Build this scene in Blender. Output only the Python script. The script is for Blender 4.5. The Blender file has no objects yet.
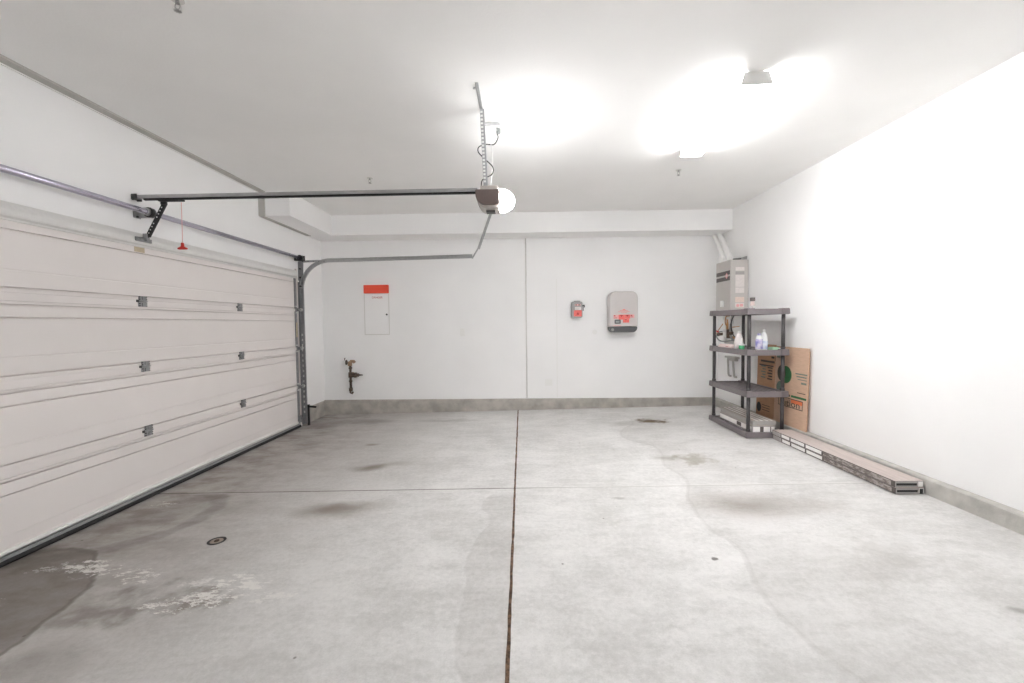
import bpy, math, random
from mathutils import Vector, Matrix
random.seed(7)
PI = math.pi
scene = bpy.context.scene
C = bpy.data.collections.new('garage'); scene.collection.children.link(C)

# ------------------------------------------------------------------ room dimensions (metres)
XL, XR = -3.108, 3.055        # left wall (with the garage door) and right wall
YB, YF = 6.69, -2.8           # back wall, wall behind the photographer
ZC = 3.017                    # ceiling
XD = -3.088                   # inner face of the garage door
SL = 0.0185                   # the slab falls towards the garage door
def fz(x): return SL * (x - XD)

# ------------------------------------------------------------------ materials
MATS = {}
def lin(c):
    return tuple(((v/12.92) if v <= 0.04045 else ((v+0.055)/1.055)**2.4) for v in c)
def mat(name, col, rough=0.6, metal=0.0, noise=0.0, scale=8.0, bump=0.0, bscale=60.0, emit=0.0, spec=0.5, trans=0.0, col2=None, stretch=None):
    m = bpy.data.materials.new(name); m.use_nodes = True
    nt = m.node_tree; b = nt.nodes['Principled BSDF']
    rgb = lin([v/255 for v in col])
    b.inputs['Base Color'].default_value = (*rgb, 1)
    b.inputs['Roughness'].default_value = rough
    b.inputs['Metallic'].default_value = metal
    b.inputs['Specular IOR Level'].default_value = spec
    tc = nt.nodes.new('ShaderNodeTexCoord')
    src = tc.outputs['Object']
    if stretch:
        mp = nt.nodes.new('ShaderNodeMapping'); mp.inputs['Scale'].default_value = stretch
        nt.links.new(src, mp.inputs['Vector']); src = mp.outputs['Vector']
    if noise > 0 or col2:
        n = nt.nodes.new('ShaderNodeTexNoise'); n.inputs['Scale'].default_value = scale; n.inputs['Detail'].default_value = 6
        nt.links.new(src, n.inputs['Vector'])
        r = nt.nodes.new('ShaderNodeValToRGB')
        if col2:
            c2 = lin([v/255 for v in col2]); r.color_ramp.elements[0].color = (*c2, 1); r.color_ramp.elements[1].color = (*rgb, 1)
            r.color_ramp.elements[0].position = 0.4; r.color_ramp.elements[1].position = 0.6
        else:
            r.color_ramp.elements[0].color = (*[v*(1-noise) for v in rgb], 1); r.color_ramp.elements[1].color = (*[min(1, v*(1+noise)) for v in rgb], 1)
            r.color_ramp.elements[0].position = 0.3; r.color_ramp.elements[1].position = 0.7
        nt.links.new(n.outputs['Fac'], r.inputs['Fac']); nt.links.new(r.outputs['Color'], b.inputs['Base Color'])
    if bump > 0:
        n = nt.nodes.new('ShaderNodeTexNoise'); n.inputs['Scale'].default_value = bscale; n.inputs['Detail'].default_value = 4
        nt.links.new(src, n.inputs['Vector'])
        bp = nt.nodes.new('ShaderNodeBump'); bp.inputs['Strength'].default_value = bump; bp.inputs['Distance'].default_value = 0.01
        nt.links.new(n.outputs['Fac'], bp.inputs['Height']); nt.links.new(bp.outputs['Normal'], b.inputs['Normal'])
    if emit > 0:
        b.inputs['Emission Color'].default_value = (.975, .985, 1, 1); b.inputs['Emission Strength'].default_value = emit
    if trans > 0: b.inputs['Transmission Weight'].default_value = trans
    MATS[name] = m
    return m
mat('wall_paint', (245,244,243), 0.75, noise=0.02, scale=1.5, bump=0.05, bscale=90, spec=0.25)
mat('ceiling_paint', (245,244,242), 0.8, noise=0.02, scale=1.5, bump=0.08, bscale=70, spec=0.2)
mat('bounce_cut_paint', (104,99,93), 0.8, noise=0.03)  # unseen front wall, darkened to cut bounce light near the camera
mat('trim_grey', (188,185,180), 0.7, noise=0.03, spec=0.2)
mat('trim_seam', (222,220,216), 0.6, noise=0.02)
mat('trim_white', (238,237,234), 0.6, noise=0.02)
mat('door_white', (231,225,222), 0.5, noise=0.012, scale=3, bump=0.03, bscale=160, spec=0.3)
mat('door_groove', (120,116,112), 0.7)
mat('galvanised', (176,176,176), 0.32, metal=0.85, noise=0.08, scale=25)
mat('galvanised_dull', (146,146,147), 0.45, metal=0.3, noise=0.12, scale=30)
mat('steel_dark', (74,73,72), 0.45, metal=0.6, noise=0.1, scale=30)
mat('steel_bright', (222,221,220), 0.35, metal=0.25, noise=0.03, scale=30)
mat('strut_steel', (226,225,222), 0.3, metal=0.12, noise=0.03, scale=30)
mat('lip_white', (240,238,234), 0.45)
mat('tube_steel', (196,193,206), 0.2, metal=0.9, noise=0.05, scale=20)
mat('black', (22,21,21), 0.55, noise=0.1, scale=20)
mat('rubber_grey', (150,151,152), 0.6, noise=0.06)
mat('red', (206,48,36), 0.5, noise=0.04)
mat('sign_red', (240,86,62), 0.55, noise=0.03)
mat('sticker_red', (236,112,104), 0.55, noise=0.15, scale=60)
mat('sticker_dark_red', (176,52,50), 0.55, noise=0.05)
mat('pink', (234,170,168), 0.6, noise=0.04)
mat('beige_label', (196,182,156), 0.7, noise=0.05, scale=30)
mat('white_plastic', (240,239,236), 0.4, noise=0.01)
mat('opener_brown', (104,88,83), 0.45, noise=0.05)
mat('opener_silver', (186,178,172), 0.35, metal=0.3, noise=0.05)
mat('lens', (255,252,246), 0.4, emit=11.0)
mat('diffuser', (250,250,250), 0.4, emit=10.0)
mat('fixture_white', (214,212,208), 0.5, noise=0.02)
mat('kerb_concrete', (186,183,177), 0.9, noise=0.16, scale=9, bump=0.5, bscale=28, spec=0.2)
mat('kerb_dark', (176,171,164), 0.9, noise=0.2, scale=7, bump=0.6, bscale=25, spec=0.2)
mat('joint_brown', (118,92,72), 0.95, col2=(70,54,44), scale=45, bump=0.6, bscale=80)
mat('cast_iron', (70,54,42), 0.8, noise=0.25, scale=60)
mat('cover_tan', (158,146,134), 0.85, noise=0.15, scale=50)
mat('brass_old', (168,140,116), 0.45, metal=0.5, noise=0.2, scale=60)
mat('pipe_bronze', (98,84,74), 0.5, metal=0.5, noise=0.25, scale=60)
mat('copper', (196,150,106), 0.4, metal=0.5, noise=0.1, scale=30)
mat('inverter_grey', (204,198,195), 0.42, noise=0.02, spec=0.5)
mat('inverter_side', (150,148,146), 0.5, noise=0.02)
mat('inverter_dark', (92,92,93), 0.5, noise=0.04)
mat('switch_grey', (158,156,153), 0.45, metal=0.2, noise=0.04)
mat('heater_grey', (194,189,184), 0.42, metal=0.15, noise=0.015)
mat('heater_stripe', (88,80,77), 0.5, noise=0.05)
mat('label_paper', (222,215,211), 0.6, noise=0.05, scale=40)
mat('label_paper_warm', (224,205,194), 0.6, noise=0.06, scale=40)
mat('pvc_white', (240,239,236), 0.45, noise=0.02)
mat('shelf_grey', (118,110,112), 0.42, noise=0.05, scale=20, spec=0.5)
mat('shelf_leg', (74,70,71), 0.5, noise=0.06, scale=20, spec=0.4)
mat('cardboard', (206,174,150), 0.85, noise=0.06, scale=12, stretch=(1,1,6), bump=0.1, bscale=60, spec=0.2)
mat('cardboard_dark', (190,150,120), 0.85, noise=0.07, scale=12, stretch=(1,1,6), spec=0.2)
mat('ink', (72,66,56), 0.8, noise=0.15, scale=60)
mat('ink_green', (48,104,62), 0.8, noise=0.12, scale=60)
mat('ink_teal', (112,128,116), 0.8, noise=0.1, scale=60)
mat('ink_orange', (226,122,78), 0.8, noise=0.06, scale=60)
mat('carton_white', (240,237,234), 0.7, noise=0.04, scale=12)
mat('carton_top', (186,178,168), 0.75, noise=0.08, scale=7, stretch=(14,1,1), spec=0.2)
mat('plank_top', (194,182,176), 0.7, noise=0.1, scale=5, stretch=(12,1,1), spec=0.2)
mat('carton_print', (118,108,103), 0.75, col2=(176,168,163), scale=42, stretch=(1,.6,2))
mat('carton_dark', (96,89,86), 0.75, noise=0.15, scale=20)
mat('carton_grey', (168,163,160), 0.75, noise=0.06, scale=16)
mat('green_plastic', (86,178,124), 0.4, noise=0.04)
mat('green_pale', (176,214,180), 0.5, noise=0.05)
mat('bottle_white', (242,243,243), 0.35, noise=0.01)
mat('bottle_milky', (222,214,212), 0.4, noise=0.03)
mat('label_purple', (150,144,206), 0.5, col2=(222,214,232), scale=22)
mat('label_blue', (176,190,226), 0.5, col2=(232,236,244), scale=20)
mat('pouch_pink', (226,206,202), 0.6, noise=0.06, scale=30)
mat('wire_black', (36,34,33), 0.5, noise=0.1)
mat('hose_grey', (150,154,152), 0.5, noise=0.08, scale=40)

# ------------------------------------------------------------------ mesh builder
class MB:
    def __init__(s): s.v = []; s.f = []; s.m = []; s.sm = []
    def add(s, vs, fs, mi=0, smooth=False):
        o = len(s.v); s.v += [tuple(v) for v in vs]
        for f in fs: s.f.append([i+o for i in f]); s.m.append(mi); s.sm.append(smooth)
        return s
    def box(s, x0, x1, y0, y1, z0, z1, mi=0):
        vs = [(x, y, z) for z in (z0, z1) for y in (y0, y1) for x in (x0, x1)]
        return s.add(vs, [(0,2,3,1),(4,5,7,6),(0,1,5,4),(2,6,7,3),(0,4,6,2),(1,3,7,5)], mi)
    def obox(s, c, ax, ay, az, mi=0):
        c, ax, ay, az = Vector(c), Vector(ax), Vector(ay), Vector(az)
        vs = [c + ax*i + ay*j + az*k for k in (-1,1) for j in (-1,1) for i in (-1,1)]
        return s.add(vs, [(0,2,3,1),(4,5,7,6),(0,1,5,4),(2,6,7,3),(0,4,6,2),(1,3,7,5)], mi)
    def bar(s, p, q, w, t, side=(0,0,1), mi=0):
        p, q = Vector(p), Vector(q); d = (q-p); L = d.length/2; d.normalize()
        a = Vector(side); a = (a - d*a.dot(d)).normalized(); b = d.cross(a)
        return s.obox((p+q)/2, d*L, a*w/2, b*t/2, mi)
    def cyl(s, p, q, r, r2=None, n=16, mi=0, caps=True):
        p, q = Vector(p), Vector(q); r2 = r if r2 is None else r2
        d = (q-p).normalized(); a = Vector((0,0,1)) if abs(d.z) < .9 else Vector((1,0,0))
        a = d.cross(a).normalized(); b = d.cross(a)
        vs = []
        for c, rr in ((p, r), (q, r2)):
            for i in range(n):
                t = 2*PI*i/n; vs.append(c + a*rr*math.cos(t) + b*rr*math.sin(t))
        s.add(vs, [(i, (i+1) % n, n+(i+1) % n, n+i) for i in range(n)], mi, True)
        if caps: s.add(vs[:n], [list(range(n))[::-1]], mi); s.add(vs[n:], [list(range(n))], mi)
        return s
    def tube(s, pts, r, n=10, mi=0):
        pts = [Vector(p) for p in pts]; rings = []; prev = None
        for i, p in enumerate(pts):
            d = (pts[min(i+1, len(pts)-1)] - pts[max(i-1, 0)]).normalized()
            if prev is None:
                a = Vector((0,0,1)) if abs(d.z) < .9 else Vector((1,0,0)); a = d.cross(a).normalized()
            else: a = (prev - d*prev.dot(d)).normalized()
            prev = a; b = d.cross(a)
            rings.append([p + a*r*math.cos(2*PI*k/n) + b*r*math.sin(2*PI*k/n) for k in range(n)])
        vs = [v for rg in rings for v in rg]; fs = []
        for i in range(len(rings)-1):
            for k in range(n): fs.append((i*n+k, i*n+(k+1) % n, (i+1)*n+(k+1) % n, (i+1)*n+k))
        s.add(vs, fs, mi, True); s.add(rings[0], [list(range(n))[::-1]], mi); s.add(rings[-1], [list(range(n))], mi)
        return s
    def prism(s, prof, axis, a, b, mi=0, smooth=False, caps=True):
        def P(u, w, t): return {'x': (t, u, w), 'y': (u, t, w), 'z': (u, w, t)}[axis]
        n = len(prof); vs = [P(u, w, a) for u, w in prof] + [P(u, w, b) for u, w in prof]
        s.add(vs, [(i, (i+1) % n, n+(i+1) % n, n+i) for i in range(n)], mi, smooth)
        if caps: s.add(vs[:n], [list(range(n))[::-1]], mi); s.add(vs[n:], [list(range(n))], mi)
        return s
    def lathe(s, c, prof, n=20, mi=0, sx=1, sy=1):
        vs = [(c[0]+r*sx*math.cos(2*PI*k/n), c[1]+r*sy*math.sin(2*PI*k/n), c[2]+z) for r, z in prof for k in range(n)]
        fs = []
        for i in range(len(prof)-1):
            for k in range(n): fs.append((i*n+k, i*n+(k+1) % n, (i+1)*n+(k+1) % n, (i+1)*n+k))
        s.add(vs, fs, mi, True)
        s.add(vs[:n], [list(range(n))[::-1]], mi); s.add(vs[-n:], [list(range(n))], mi)
        return s
    def build(s, name, mats, parent=None, bevel=0, seg=2, label=None):
        root = Vector((0,0,0)); q = parent
        while q is not None:
            if q.type == 'EMPTY': root = Vector(q['_base']); break
            q = q.parent
        me = bpy.data.meshes.new(name)
        # a top-level mesh keeps its origin at the base of its own bounds when asked through parent None
        me.from_pydata([tuple(Vector(v) - root) for v in s.v], [], s.f)
        for m in ([mats] if isinstance(mats, str) else mats): me.materials.append(MATS[m])
        for i, p in enumerate(me.polygons): p.material_index = s.m[i]; p.use_smooth = s.sm[i]
        bm_fix(me)
        o = bpy.data.objects.new(name, me); C.objects.link(o)
        if parent is not None: o.parent = parent
        if bevel:
            b = o.modifiers.new('bevel', 'BEVEL'); b.width = bevel; b.segments = seg; b.limit_method = 'ANGLE'; b.angle_limit = math.radians(40)
            b.harden_normals = False
        if label: o['label'] = label
        return o
import bmesh
def bm_fix(me):
    bm = bmesh.new(); bm.from_mesh(me)
    bmesh.ops.remove_doubles(bm, verts=bm.verts, dist=1e-6)
    bmesh.ops.recalc_face_normals(bm, faces=bm.faces)
    bm.to_mesh(me); bm.free()
def thing(name, loc, label, cat, group=None):
    o = bpy.data.objects.new(name, None); C.objects.link(o); o.location = loc; o['_base'] = tuple(loc)
    o.empty_display_size = 0.1
    o['label'] = label; o['category'] = cat
    if group: o['group'] = group
    return o
def tag(o, label, cat, group=None):
    o['label'] = label; o['category'] = cat
    if group: o['group'] = group
    return o
def struct(o, label=None, cat=None):
    o['kind'] = 'structure'
    if label: o['label'] = label
    if cat: o['category'] = cat
    return o
def text(name, body, size, m, parent, loc, rot, align='CENTER', label=None):
    root = Vector(parent['_base']) if parent.type == 'EMPTY' else None
    q = parent
    while root is None:
        q = q.parent; root = Vector(q['_base']) if q.type == 'EMPTY' else None
    cu = bpy.data.curves.new(name, 'FONT'); cu.body = body; cu.size = size; cu.align_x = align; cu.align_y = 'CENTER'; cu.extrude = 0.0006
    cu.materials.append(MATS[m])
    tmp = bpy.data.objects.new('tmp', cu); C.objects.link(tmp)
    me = bpy.data.meshes.new_from_object(tmp.evaluated_get(bpy.context.evaluated_depsgraph_get())); bpy.data.objects.remove(tmp)
    me.name = name
    if not me.materials: me.materials.append(MATS[m])
    o = bpy.data.objects.new(name, me); C.objects.link(o); o.parent = parent
    o.location = Vector(loc) - root; o.rotation_euler = rot
    if label: o['label'] = label
    return o
def rrect(x0, x1, z0, z1, r, n=5):
    pts = []
    for cx, cz, a0 in ((x1-r, z1-r, 0), (x0+r, z1-r, 90), (x0+r, z0+r, 180), (x1-r, z0+r, 270)):
        for i in range(n+1):
            t = math.radians(a0 + 90*i/n); pts.append((cx + r*math.cos(t), cz + r*math.sin(t)))
    return pts
def smooth_path(pts, k=6):
    pts = [Vector(p) for p in pts]; out = []
    for i in range(len(pts)-1):
        p0 = pts[max(i-1,0)]; p1 = pts[i]; p2 = pts[i+1]; p3 = pts[min(i+2, len(pts)-1)]
        for j in range(k):
            t = j/k
            out.append(0.5*((2*p1) + (p2-p0)*t + (2*p0-5*p1+4*p2-p3)*t*t + (3*p1-p0-3*p2+p3)*t*t*t))
    out.append(pts[-1]); return out

# ------------------------------------------------------------------ floor material
class G:
    """small helper to write shader maths"""
    def __init__(s, nt): s.nt = nt
    def m(s, op, *a, clamp=False):
        n = s.nt.nodes.new('ShaderNodeMath'); n.operation = op; n.use_clamp = clamp
        for i, v in enumerate(a):
            if isinstance(v, (int, float)): n.inputs[i].default_value = v
            else: s.nt.links.new(v, n.inputs[i])
        return n.outputs[0]
    def step(s, v, lo, hi, a=0.0, b=1.0):
        n = s.nt.nodes.new('ShaderNodeMapRange'); n.interpolation_type = 'SMOOTHSTEP'
        s.nt.links.new(v, n.inputs['Value'])
        n.inputs['From Min'].default_value = lo; n.inputs['From Max'].default_value = hi
        n.inputs['To Min'].default_value = a; n.inputs['To Max'].default_value = b
        return n.outputs['Result']
    def noise(s, vec, scale, detail=5, rough=0.55, stretch=None):
        if stretch:
            mp = s.nt.nodes.new('ShaderNodeMapping'); mp.inputs['Scale'].default_value = stretch; s.nt.links.new(vec, mp.inputs['Vector']); vec = mp.outputs['Vector']
        n = s.nt.nodes.new('ShaderNodeTexNoise'); n.inputs['Scale'].default_value = scale; n.inputs['Detail'].default_value = detail; n.inputs['Roughness'].default_value = rough
        s.nt.links.new(vec, n.inputs['Vector']); return n.outputs['Fac']
    def mix(s, fac, a, b):
        n = s.nt.nodes.new('ShaderNodeMix'); n.data_type = 'RGBA'; n.clamp_factor = True
        if isinstance(fac, (int, float)): n.inputs[0].default_value = fac
        else: s.nt.links.new(fac, n.inputs[0])
        for k, v in ((6, a), (7, b)):
            if isinstance(v, tuple): n.inputs[k].default_value = (*lin([c/255 for c in v]), 1)
            else: s.nt.links.new(v, n.inputs[k])
        return n.outputs[2]
def floor_material():
    m = bpy.data.materials.new('concrete_slab'); m.use_nodes = True; nt = m.node_tree; b = nt.nodes['Principled BSDF']; g = G(nt)
    tc = nt.nodes.new('ShaderNodeTexCoord'); P = tc.outputs['Object']
    sep = nt.nodes.new('ShaderNodeSeparateXYZ'); nt.links.new(P, sep.inputs[0]); X, Y = sep.outputs[0], sep.outputs[1]
    w1 = g.noise(P, 2.3, 4); w2 = g.noise(P, 9, 5)
    mp = nt.nodes.new('ShaderNodeMapping'); mp.inputs['Location'].default_value = (7.3, 3.1, 0); nt.links.new(P, mp.inputs['Vector'])
    w3 = g.noise(mp.outputs['Vector'], 2.3, 4); w4 = g.noise(mp.outputs['Vector'], 9, 5)
    def warp(v, a, b_, k1, k2): return g.m('ADD', g.m('ADD', v, g.m('MULTIPLY', g.m('SUBTRACT', a, .5), k1)), g.m('MULTIPLY', g.m('SUBTRACT', b_, .5), k2))
    Xs, Ys = warp(X, w1, w2, .22, .05), warp(Y, w3, w4, .22, .05)
    Xr_, Yr_ = warp(X, w1, w2, .5, .45), warp(Y, w3, w4, .5, .45)
    def ell(cx, cy, rx, ry, rot=0, soft=.6, rough=False):
        x = g.m('SUBTRACT', Xr_ if rough else Xs, cx); y = g.m('SUBTRACT', Yr_ if rough else Ys, cy)
        c, s_ = math.cos(math.radians(rot)), math.sin(math.radians(rot))
        u = g.m('ADD', g.m('MULTIPLY', x, c/rx), g.m('MULTIPLY', y, s_/rx)); v = g.m('ADD', g.m('MULTIPLY', x, -s_/ry), g.m('MULTIPLY', y, c/ry))
        d = g.m('SQRT', g.m('ADD', g.m('MULTIPLY', u, u), g.m('MULTIPLY', v, v)))
        return g.step(d, 1-soft, 1.0, 1.0, 0.0), d
    # base concrete: broad mottling, trowel streaks and fine speckle
    n1 = g.noise(P, 1.1, 6, .6); n2 = g.noise(P, 5.5, 8, .62, (0.55, 1, 1)); n3 = g.noise(P, 34, 6, .65); n4 = g.noise(P, 140, 3, .6)
    n5 = g.noise(P, 16, 8, .7, (0.3, 1, 1))
    t = g.m('ADD', g.m('ADD', g.m('MULTIPLY', n1, .26), g.m('MULTIPLY', n2, .24)), g.m('ADD', g.m('ADD', g.m('MULTIPLY', n3, .2), g.m('MULTIPLY', n4, .12)), g.m('MULTIPLY', n5, .18)))
    col = g.mix(g.step(t, .385, .60), (190, 188, 185), (224, 222, 220))
    # the slab is dirtier and warmer towards the garage door
    dirt = g.m('MULTIPLY', g.step(Xs, -3.3, -.4, 1, 0), g.m('ADD', .55, g.m('MULTIPLY', g.step(n2, .35, .7), .5)))
    col = g.mix(g.m('MULTIPLY', dirt, .86), col, (124, 113, 104))
    fine = g.step(n5, .52, .75)
    col = g.mix(g.m('MULTIPLY', fine, .10), col, (120, 114, 108))
    def curve(pts, ylo, yhi, xlo, xhi, wob):
        v = g.m('DIVIDE', g.m('SUBTRACT', Y, ylo), yhi-ylo, clamp=True)
        n = nt.nodes.new('ShaderNodeFloatCurve'); cv = n.mapping.curves[0]
        pts = sorted([((y-ylo)/(yhi-ylo), (x-xlo)/(xhi-xlo)) for x, y in pts])
        while len(cv.points) < len(pts): cv.points.new(.5, .5)
        for p, q in zip(cv.points, pts): p.location = q
        n.mapping.update(); nt.links.new(v, n.inputs['Value'])
        f = g.m('ADD', g.m('MULTIPLY', n.outputs[0], xhi-xlo), xlo)
        return g.m('SUBTRACT', g.m('ADD', X, g.m('MULTIPLY', g.m('SUBTRACT', w2, .5), wob)), f)
    # old water line wandering down the right bay
    d1 = curve([(1.46,6.07),(1.48,5.69),(1.25,5.28),(1.18,5.0),(1.26,4.78),(1.42,4.53),(1.4,4.26),(1.33,3.96),(1.38,3.6),(1.27,3.26),(1.22,3.0),(1.2,2.71),(1.26,2.5),(1.17,2.1),(1.16,1.85),(1.26,1.5)], 1.5, 6.3, 0, 2, .05)
    side = g.m('MULTIPLY', g.step(d1, -.004, .012), g.step(d1, .1, .9, 1, .45)); yr = g.step(Y, 5.9, 6.2, 1, 0)
    col = g.mix(g.m('MULTIPLY', g.m('MULTIPLY', side, yr), .13), col, (140, 135, 128))
    edge = g.m('MULTIPLY', g.step(g.m('ABSOLUTE', d1), .006, .022, 1, 0), yr)
    col = g.mix(g.m('MULTIPLY', edge, .14), col, (128, 122, 116))
    d2 = curve([(-.25,3.34),(-.31,3.16),(-.23,2.91),(-.3,2.63),(-.33,2.41),(-.3,2.13),(-.3,1.91),(-.29,1.72),(-.19,1.5)], 1.4, 3.5, -1, 0, .05)
    ctr = g.m('MULTIPLY', g.m('MULTIPLY', g.step(d2, -.004, .012), g.step(X, -.07, -.06, 1, 0)), g.m('MULTIPLY', g.step(Y, 3.3, 3.4, 1, 0), g.step(Y, 1.5, 1.6)))
    col = g.mix(g.m('MULTIPLY', ctr, .16), col, (130, 124, 118))
    # oil and rust spots
    for cx, cy, rx, ry, rot, soft, k, c, rg in (
        (-1.42, 3.12, .42, .20, 0, 1.0, .75, (112, 98, 84), False), (-1.25, 3.18, .36, .12, 8, 1.0, .35, (120, 106, 92), False),
        (-1.50, 4.08, .24, .16, 10, .95, .75, (112, 100, 84), False), (-1.28, 4.16, .34, .12, 10, 1, .35, (126, 116, 102), False),
        (-1.72, 4.88, .13, .07, 0, .9, .6, (116, 104, 88), False), (-2.2, 6.1, .5, .28, 0, 1, .45, (104, 96, 88), False), (-1.1, 6.05, .7, .12, 0, 1, .3, (112, 104, 96), False),
        (-2.8, 5.95, .35, .5, 0, 1, .4, (100, 92, 84), False),
        (1.62, 3.08, .55, .36, -6, 1.0, .62, (122, 110, 98), False), (2.12, 3.02, .3, .2, 0, 1.0, .28, (132, 122, 112), False),
        (1.76, 5.74, .27, .22, 0, .8, .95, (104, 88, 68), True), (1.74, 5.72, .12, .09, 0, .8, .8, (96, 76, 52), False), (1.35, 5.62, .35, .22, 0, 1, .35, (122, 116, 108), False),
        (1.66, 4.17, .26, .17, 20, .7, .5, (122, 110, 84), True), (1.40, 4.16, .18, .12, 0, 1, .5, (124, 118, 104), False),
        (.70, 3.22, .06, .04, 0, .8, .5, (130, 126, 120), False), (1.09, 2.38, .022, .022, 0, .5, .8, (84, 78, 72), False),
        (.95, 4.5, .14, .05, 0, 1, .25, (120, 112, 102), True),
        (2.05, 2.35, .5, .25, 0, 1, .22, (130, 122, 114), True), (2.2, 1.9, .08, .03, 0, .8, .6, (118, 112, 106), False), (2.35, 1.88, .04, .02, 0, .8, .6, (110, 104, 98), False),
        ):
        e, _ = ell(cx, cy, rx, ry, rot, soft, rg); col = g.mix(g.m('MULTIPLY', e, k), col, c)
    # dark damp patch by the door, with a hard tide line
    e, d = ell(-2.95, 1.60, .74, 1.03, 0, .05); col = g.mix(g.m('MULTIPLY', e, .54), col, (92, 80, 71))
    ring = g.step(g.m('ABSOLUTE', g.m('SUBTRACT', d, .97)), .005, .03, 1, 0); col = g.mix(g.m('MULTIPLY', ring, .4), col, (84, 76, 68))
    e, _ = ell(-2.0, 2.02, .45, .2, 10, 1.0, True); col = g.mix(g.m('MULTIPLY', e, .6), col, (100, 88, 76))
    e, _ = ell(-1.62, 2.06, .2, .14, 0, .9, True); col = g.mix(g.m('MULTIPLY', e, .6), col, (104, 90, 76))
    e, _ = ell(-2.0, 1.4, .34, .42, 0, .25); col = g.mix(g.m('MULTIPLY', e, .25), col, (100, 92, 84))
    # curved tyre marks beside the cross joint
    for cx, cy, rx, ry, wd, k in ((-3.0, 3.2, .62, .5, .05, .0), (-3.0, 3.05, .72, .62, .13, .34), (-3.05, 3.3, .5, .42, .5, .22)):
        if k == 0: continue
        e, d = ell(cx, cy, rx, ry, 0, .3); rg = g.step(g.m('ABSOLUTE', g.m('SUBTRACT', d, .9)), wd*.4, wd, 1, 0)
        col = g.mix(g.m('MULTIPLY', g.m('MULTIPLY', rg, g.step(Y, 3.46, 3.5, 1, 0)), k), col, (98, 90, 82))
    # spilled white paint, broken into flakes
    fl = g.noise(P, 21, 9, .8, (.6, 1.3, 1)); fk = g.step(fl, .535, .575)
    for cx, cy, rx, ry, rot, k in ((-2.50, 2.37, .26, .10, -12, .95), (-2.16, 2.28, .20, .07, -10, .9), (-1.66, 2.07, .26, .10, 8, 1), (-1.50, 2.20, .24, .12, -14, 1), (-1.72, 2.22, .12, .08, 0, .7), (-1.28, 2.10, .20, .07, 10, .7),
                                 (-2.80, 2.05, .18, .10, 0, 1), (-2.82, 3.27, .13, .05, 10, .8), (-2.75, 2.38, .15, .05, 0, .5), (.68, 4.35, .10, .05, 0, .5), (-.75, 5.6, .1, .04, 0, .5), (-.6, 5.62, .08, .03, 0, .5)):
        e, _ = ell(cx, cy, rx*1.25, ry*1.35, rot, .8); col = g.mix(g.m('MULTIPLY', g.m('MULTIPLY', g.step(g.m('ADD', fl, g.m('MULTIPLY', e, .10)), .593, .618), g.step(e, 0, .35)), k), col, (222, 219, 214))
    # saw-cut cross joint
    jl = g.m('SUBTRACT', Y, g.m('ADD', 3.472, g.m('MULTIPLY', X, -.014)))
    ja = g.step(g.m('ABSOLUTE', jl), .004, .010, 1, 0)
    col = g.mix(g.m('MULTIPLY', g.m('MULTIPLY', ja, g.step(X, -.3, .9, .85, 0)), g.step(n3, .3, .5, .6, 1)), col, (84, 76, 68))
    jb = g.step(g.m('ABSOLUTE', g.m('ADD', jl, .006)), .004, .012, 1, 0)
    col = g.mix(g.m('MULTIPLY', jb, g.step(X, .1, .9, 0, .35)), col, (150, 145, 138))
    jc = g.step(g.m('ABSOLUTE', g.m('SUBTRACT', jl, .008)), .004, .010, 1, 0)
    col = g.mix(g.m('MULTIPLY', jc, g.step(X, -.3, .9, 0, .5)), col, (224, 222, 218))
    # tiny dark pits
    vo = nt.nodes.new('ShaderNodeTexVoronoi'); vo.inputs['Scale'].default_value = 3.2; nt.links.new(P, vo.inputs['Vector'])
    pit = g.step(vo.outputs['Distance'], .012, .03, 1, 0); col = g.mix(g.m('MULTIPLY', pit, .7), col, (92, 84, 76))
    nt.links.new(col, b.inputs['Base Color'])
    r = g.step(n2, .3, .7, .62, .8); nt.links.new(r, b.inputs['Roughness']); b.inputs['Specular IOR Level'].default_value = .3
    bp = nt.nodes.new('ShaderNodeBump'); bp.inputs['Strength'].default_value = .25; bp.inputs['Distance'].default_value = .006
    nt.links.new(n3, bp.inputs['Height']); nt.links.new(bp.outputs['Normal'], b.inputs['Normal'])
    MATS['floor'] = m
floor_material()

# ------------------------------------------------------------------ room shell
TH = .15
f = MB(); f.add([(XL-TH,YF-TH,fz(XL-TH)),(XR+TH,YF-TH,fz(XR+TH)),(XR+TH,YB+TH,fz(XR+TH)),(XL-TH,YB+TH,fz(XL-TH)),
                 (XL-TH,YF-TH,-.2),(XR+TH,YF-TH,-.2),(XR+TH,YB+TH,-.2),(XL-TH,YB+TH,-.2)], [(0,1,2,3),(7,6,5,4),(0,4,5,1),(1,5,6,2),(2,6,7,3),(3,7,4,0)])
struct(f.build('floor', 'floor'), 'mottled grey concrete garage floor with stains and joints')
struct(MB().box(XL-TH, XR+TH, YF-TH, YB+TH, ZC, ZC+TH).build('ceiling', 'ceiling_paint'), 'smooth white painted garage ceiling')
struct(MB().box(XL-TH, XR+TH, YB, YB+TH, -.1, ZC).build('wall_back', 'wall_paint'), 'white back wall with panels and meters')
struct(MB().box(XR, XR+TH, YF-TH, YB, -.1, ZC).build('wall_right', 'wall_paint'), 'bare white right wall')
WX0, WX1, WZ0, WZ1 = 0.1, 2.7, 1.2, 2.85      # added window opening, unseen behind the camera, lets in even fill light
m = MB(); m.box(XL-TH, WX0, YF-TH, YF, -.1, ZC); m.box(WX1, XR+TH, YF-TH, YF, -.1, ZC); m.box(WX0, WX1, YF-TH, YF, -.1, WZ0); m.box(WX0, WX1, YF-TH, YF, WZ1, ZC)
struct(m.build('wall_front', 'bounce_cut_paint'))
m = MB()
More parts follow.
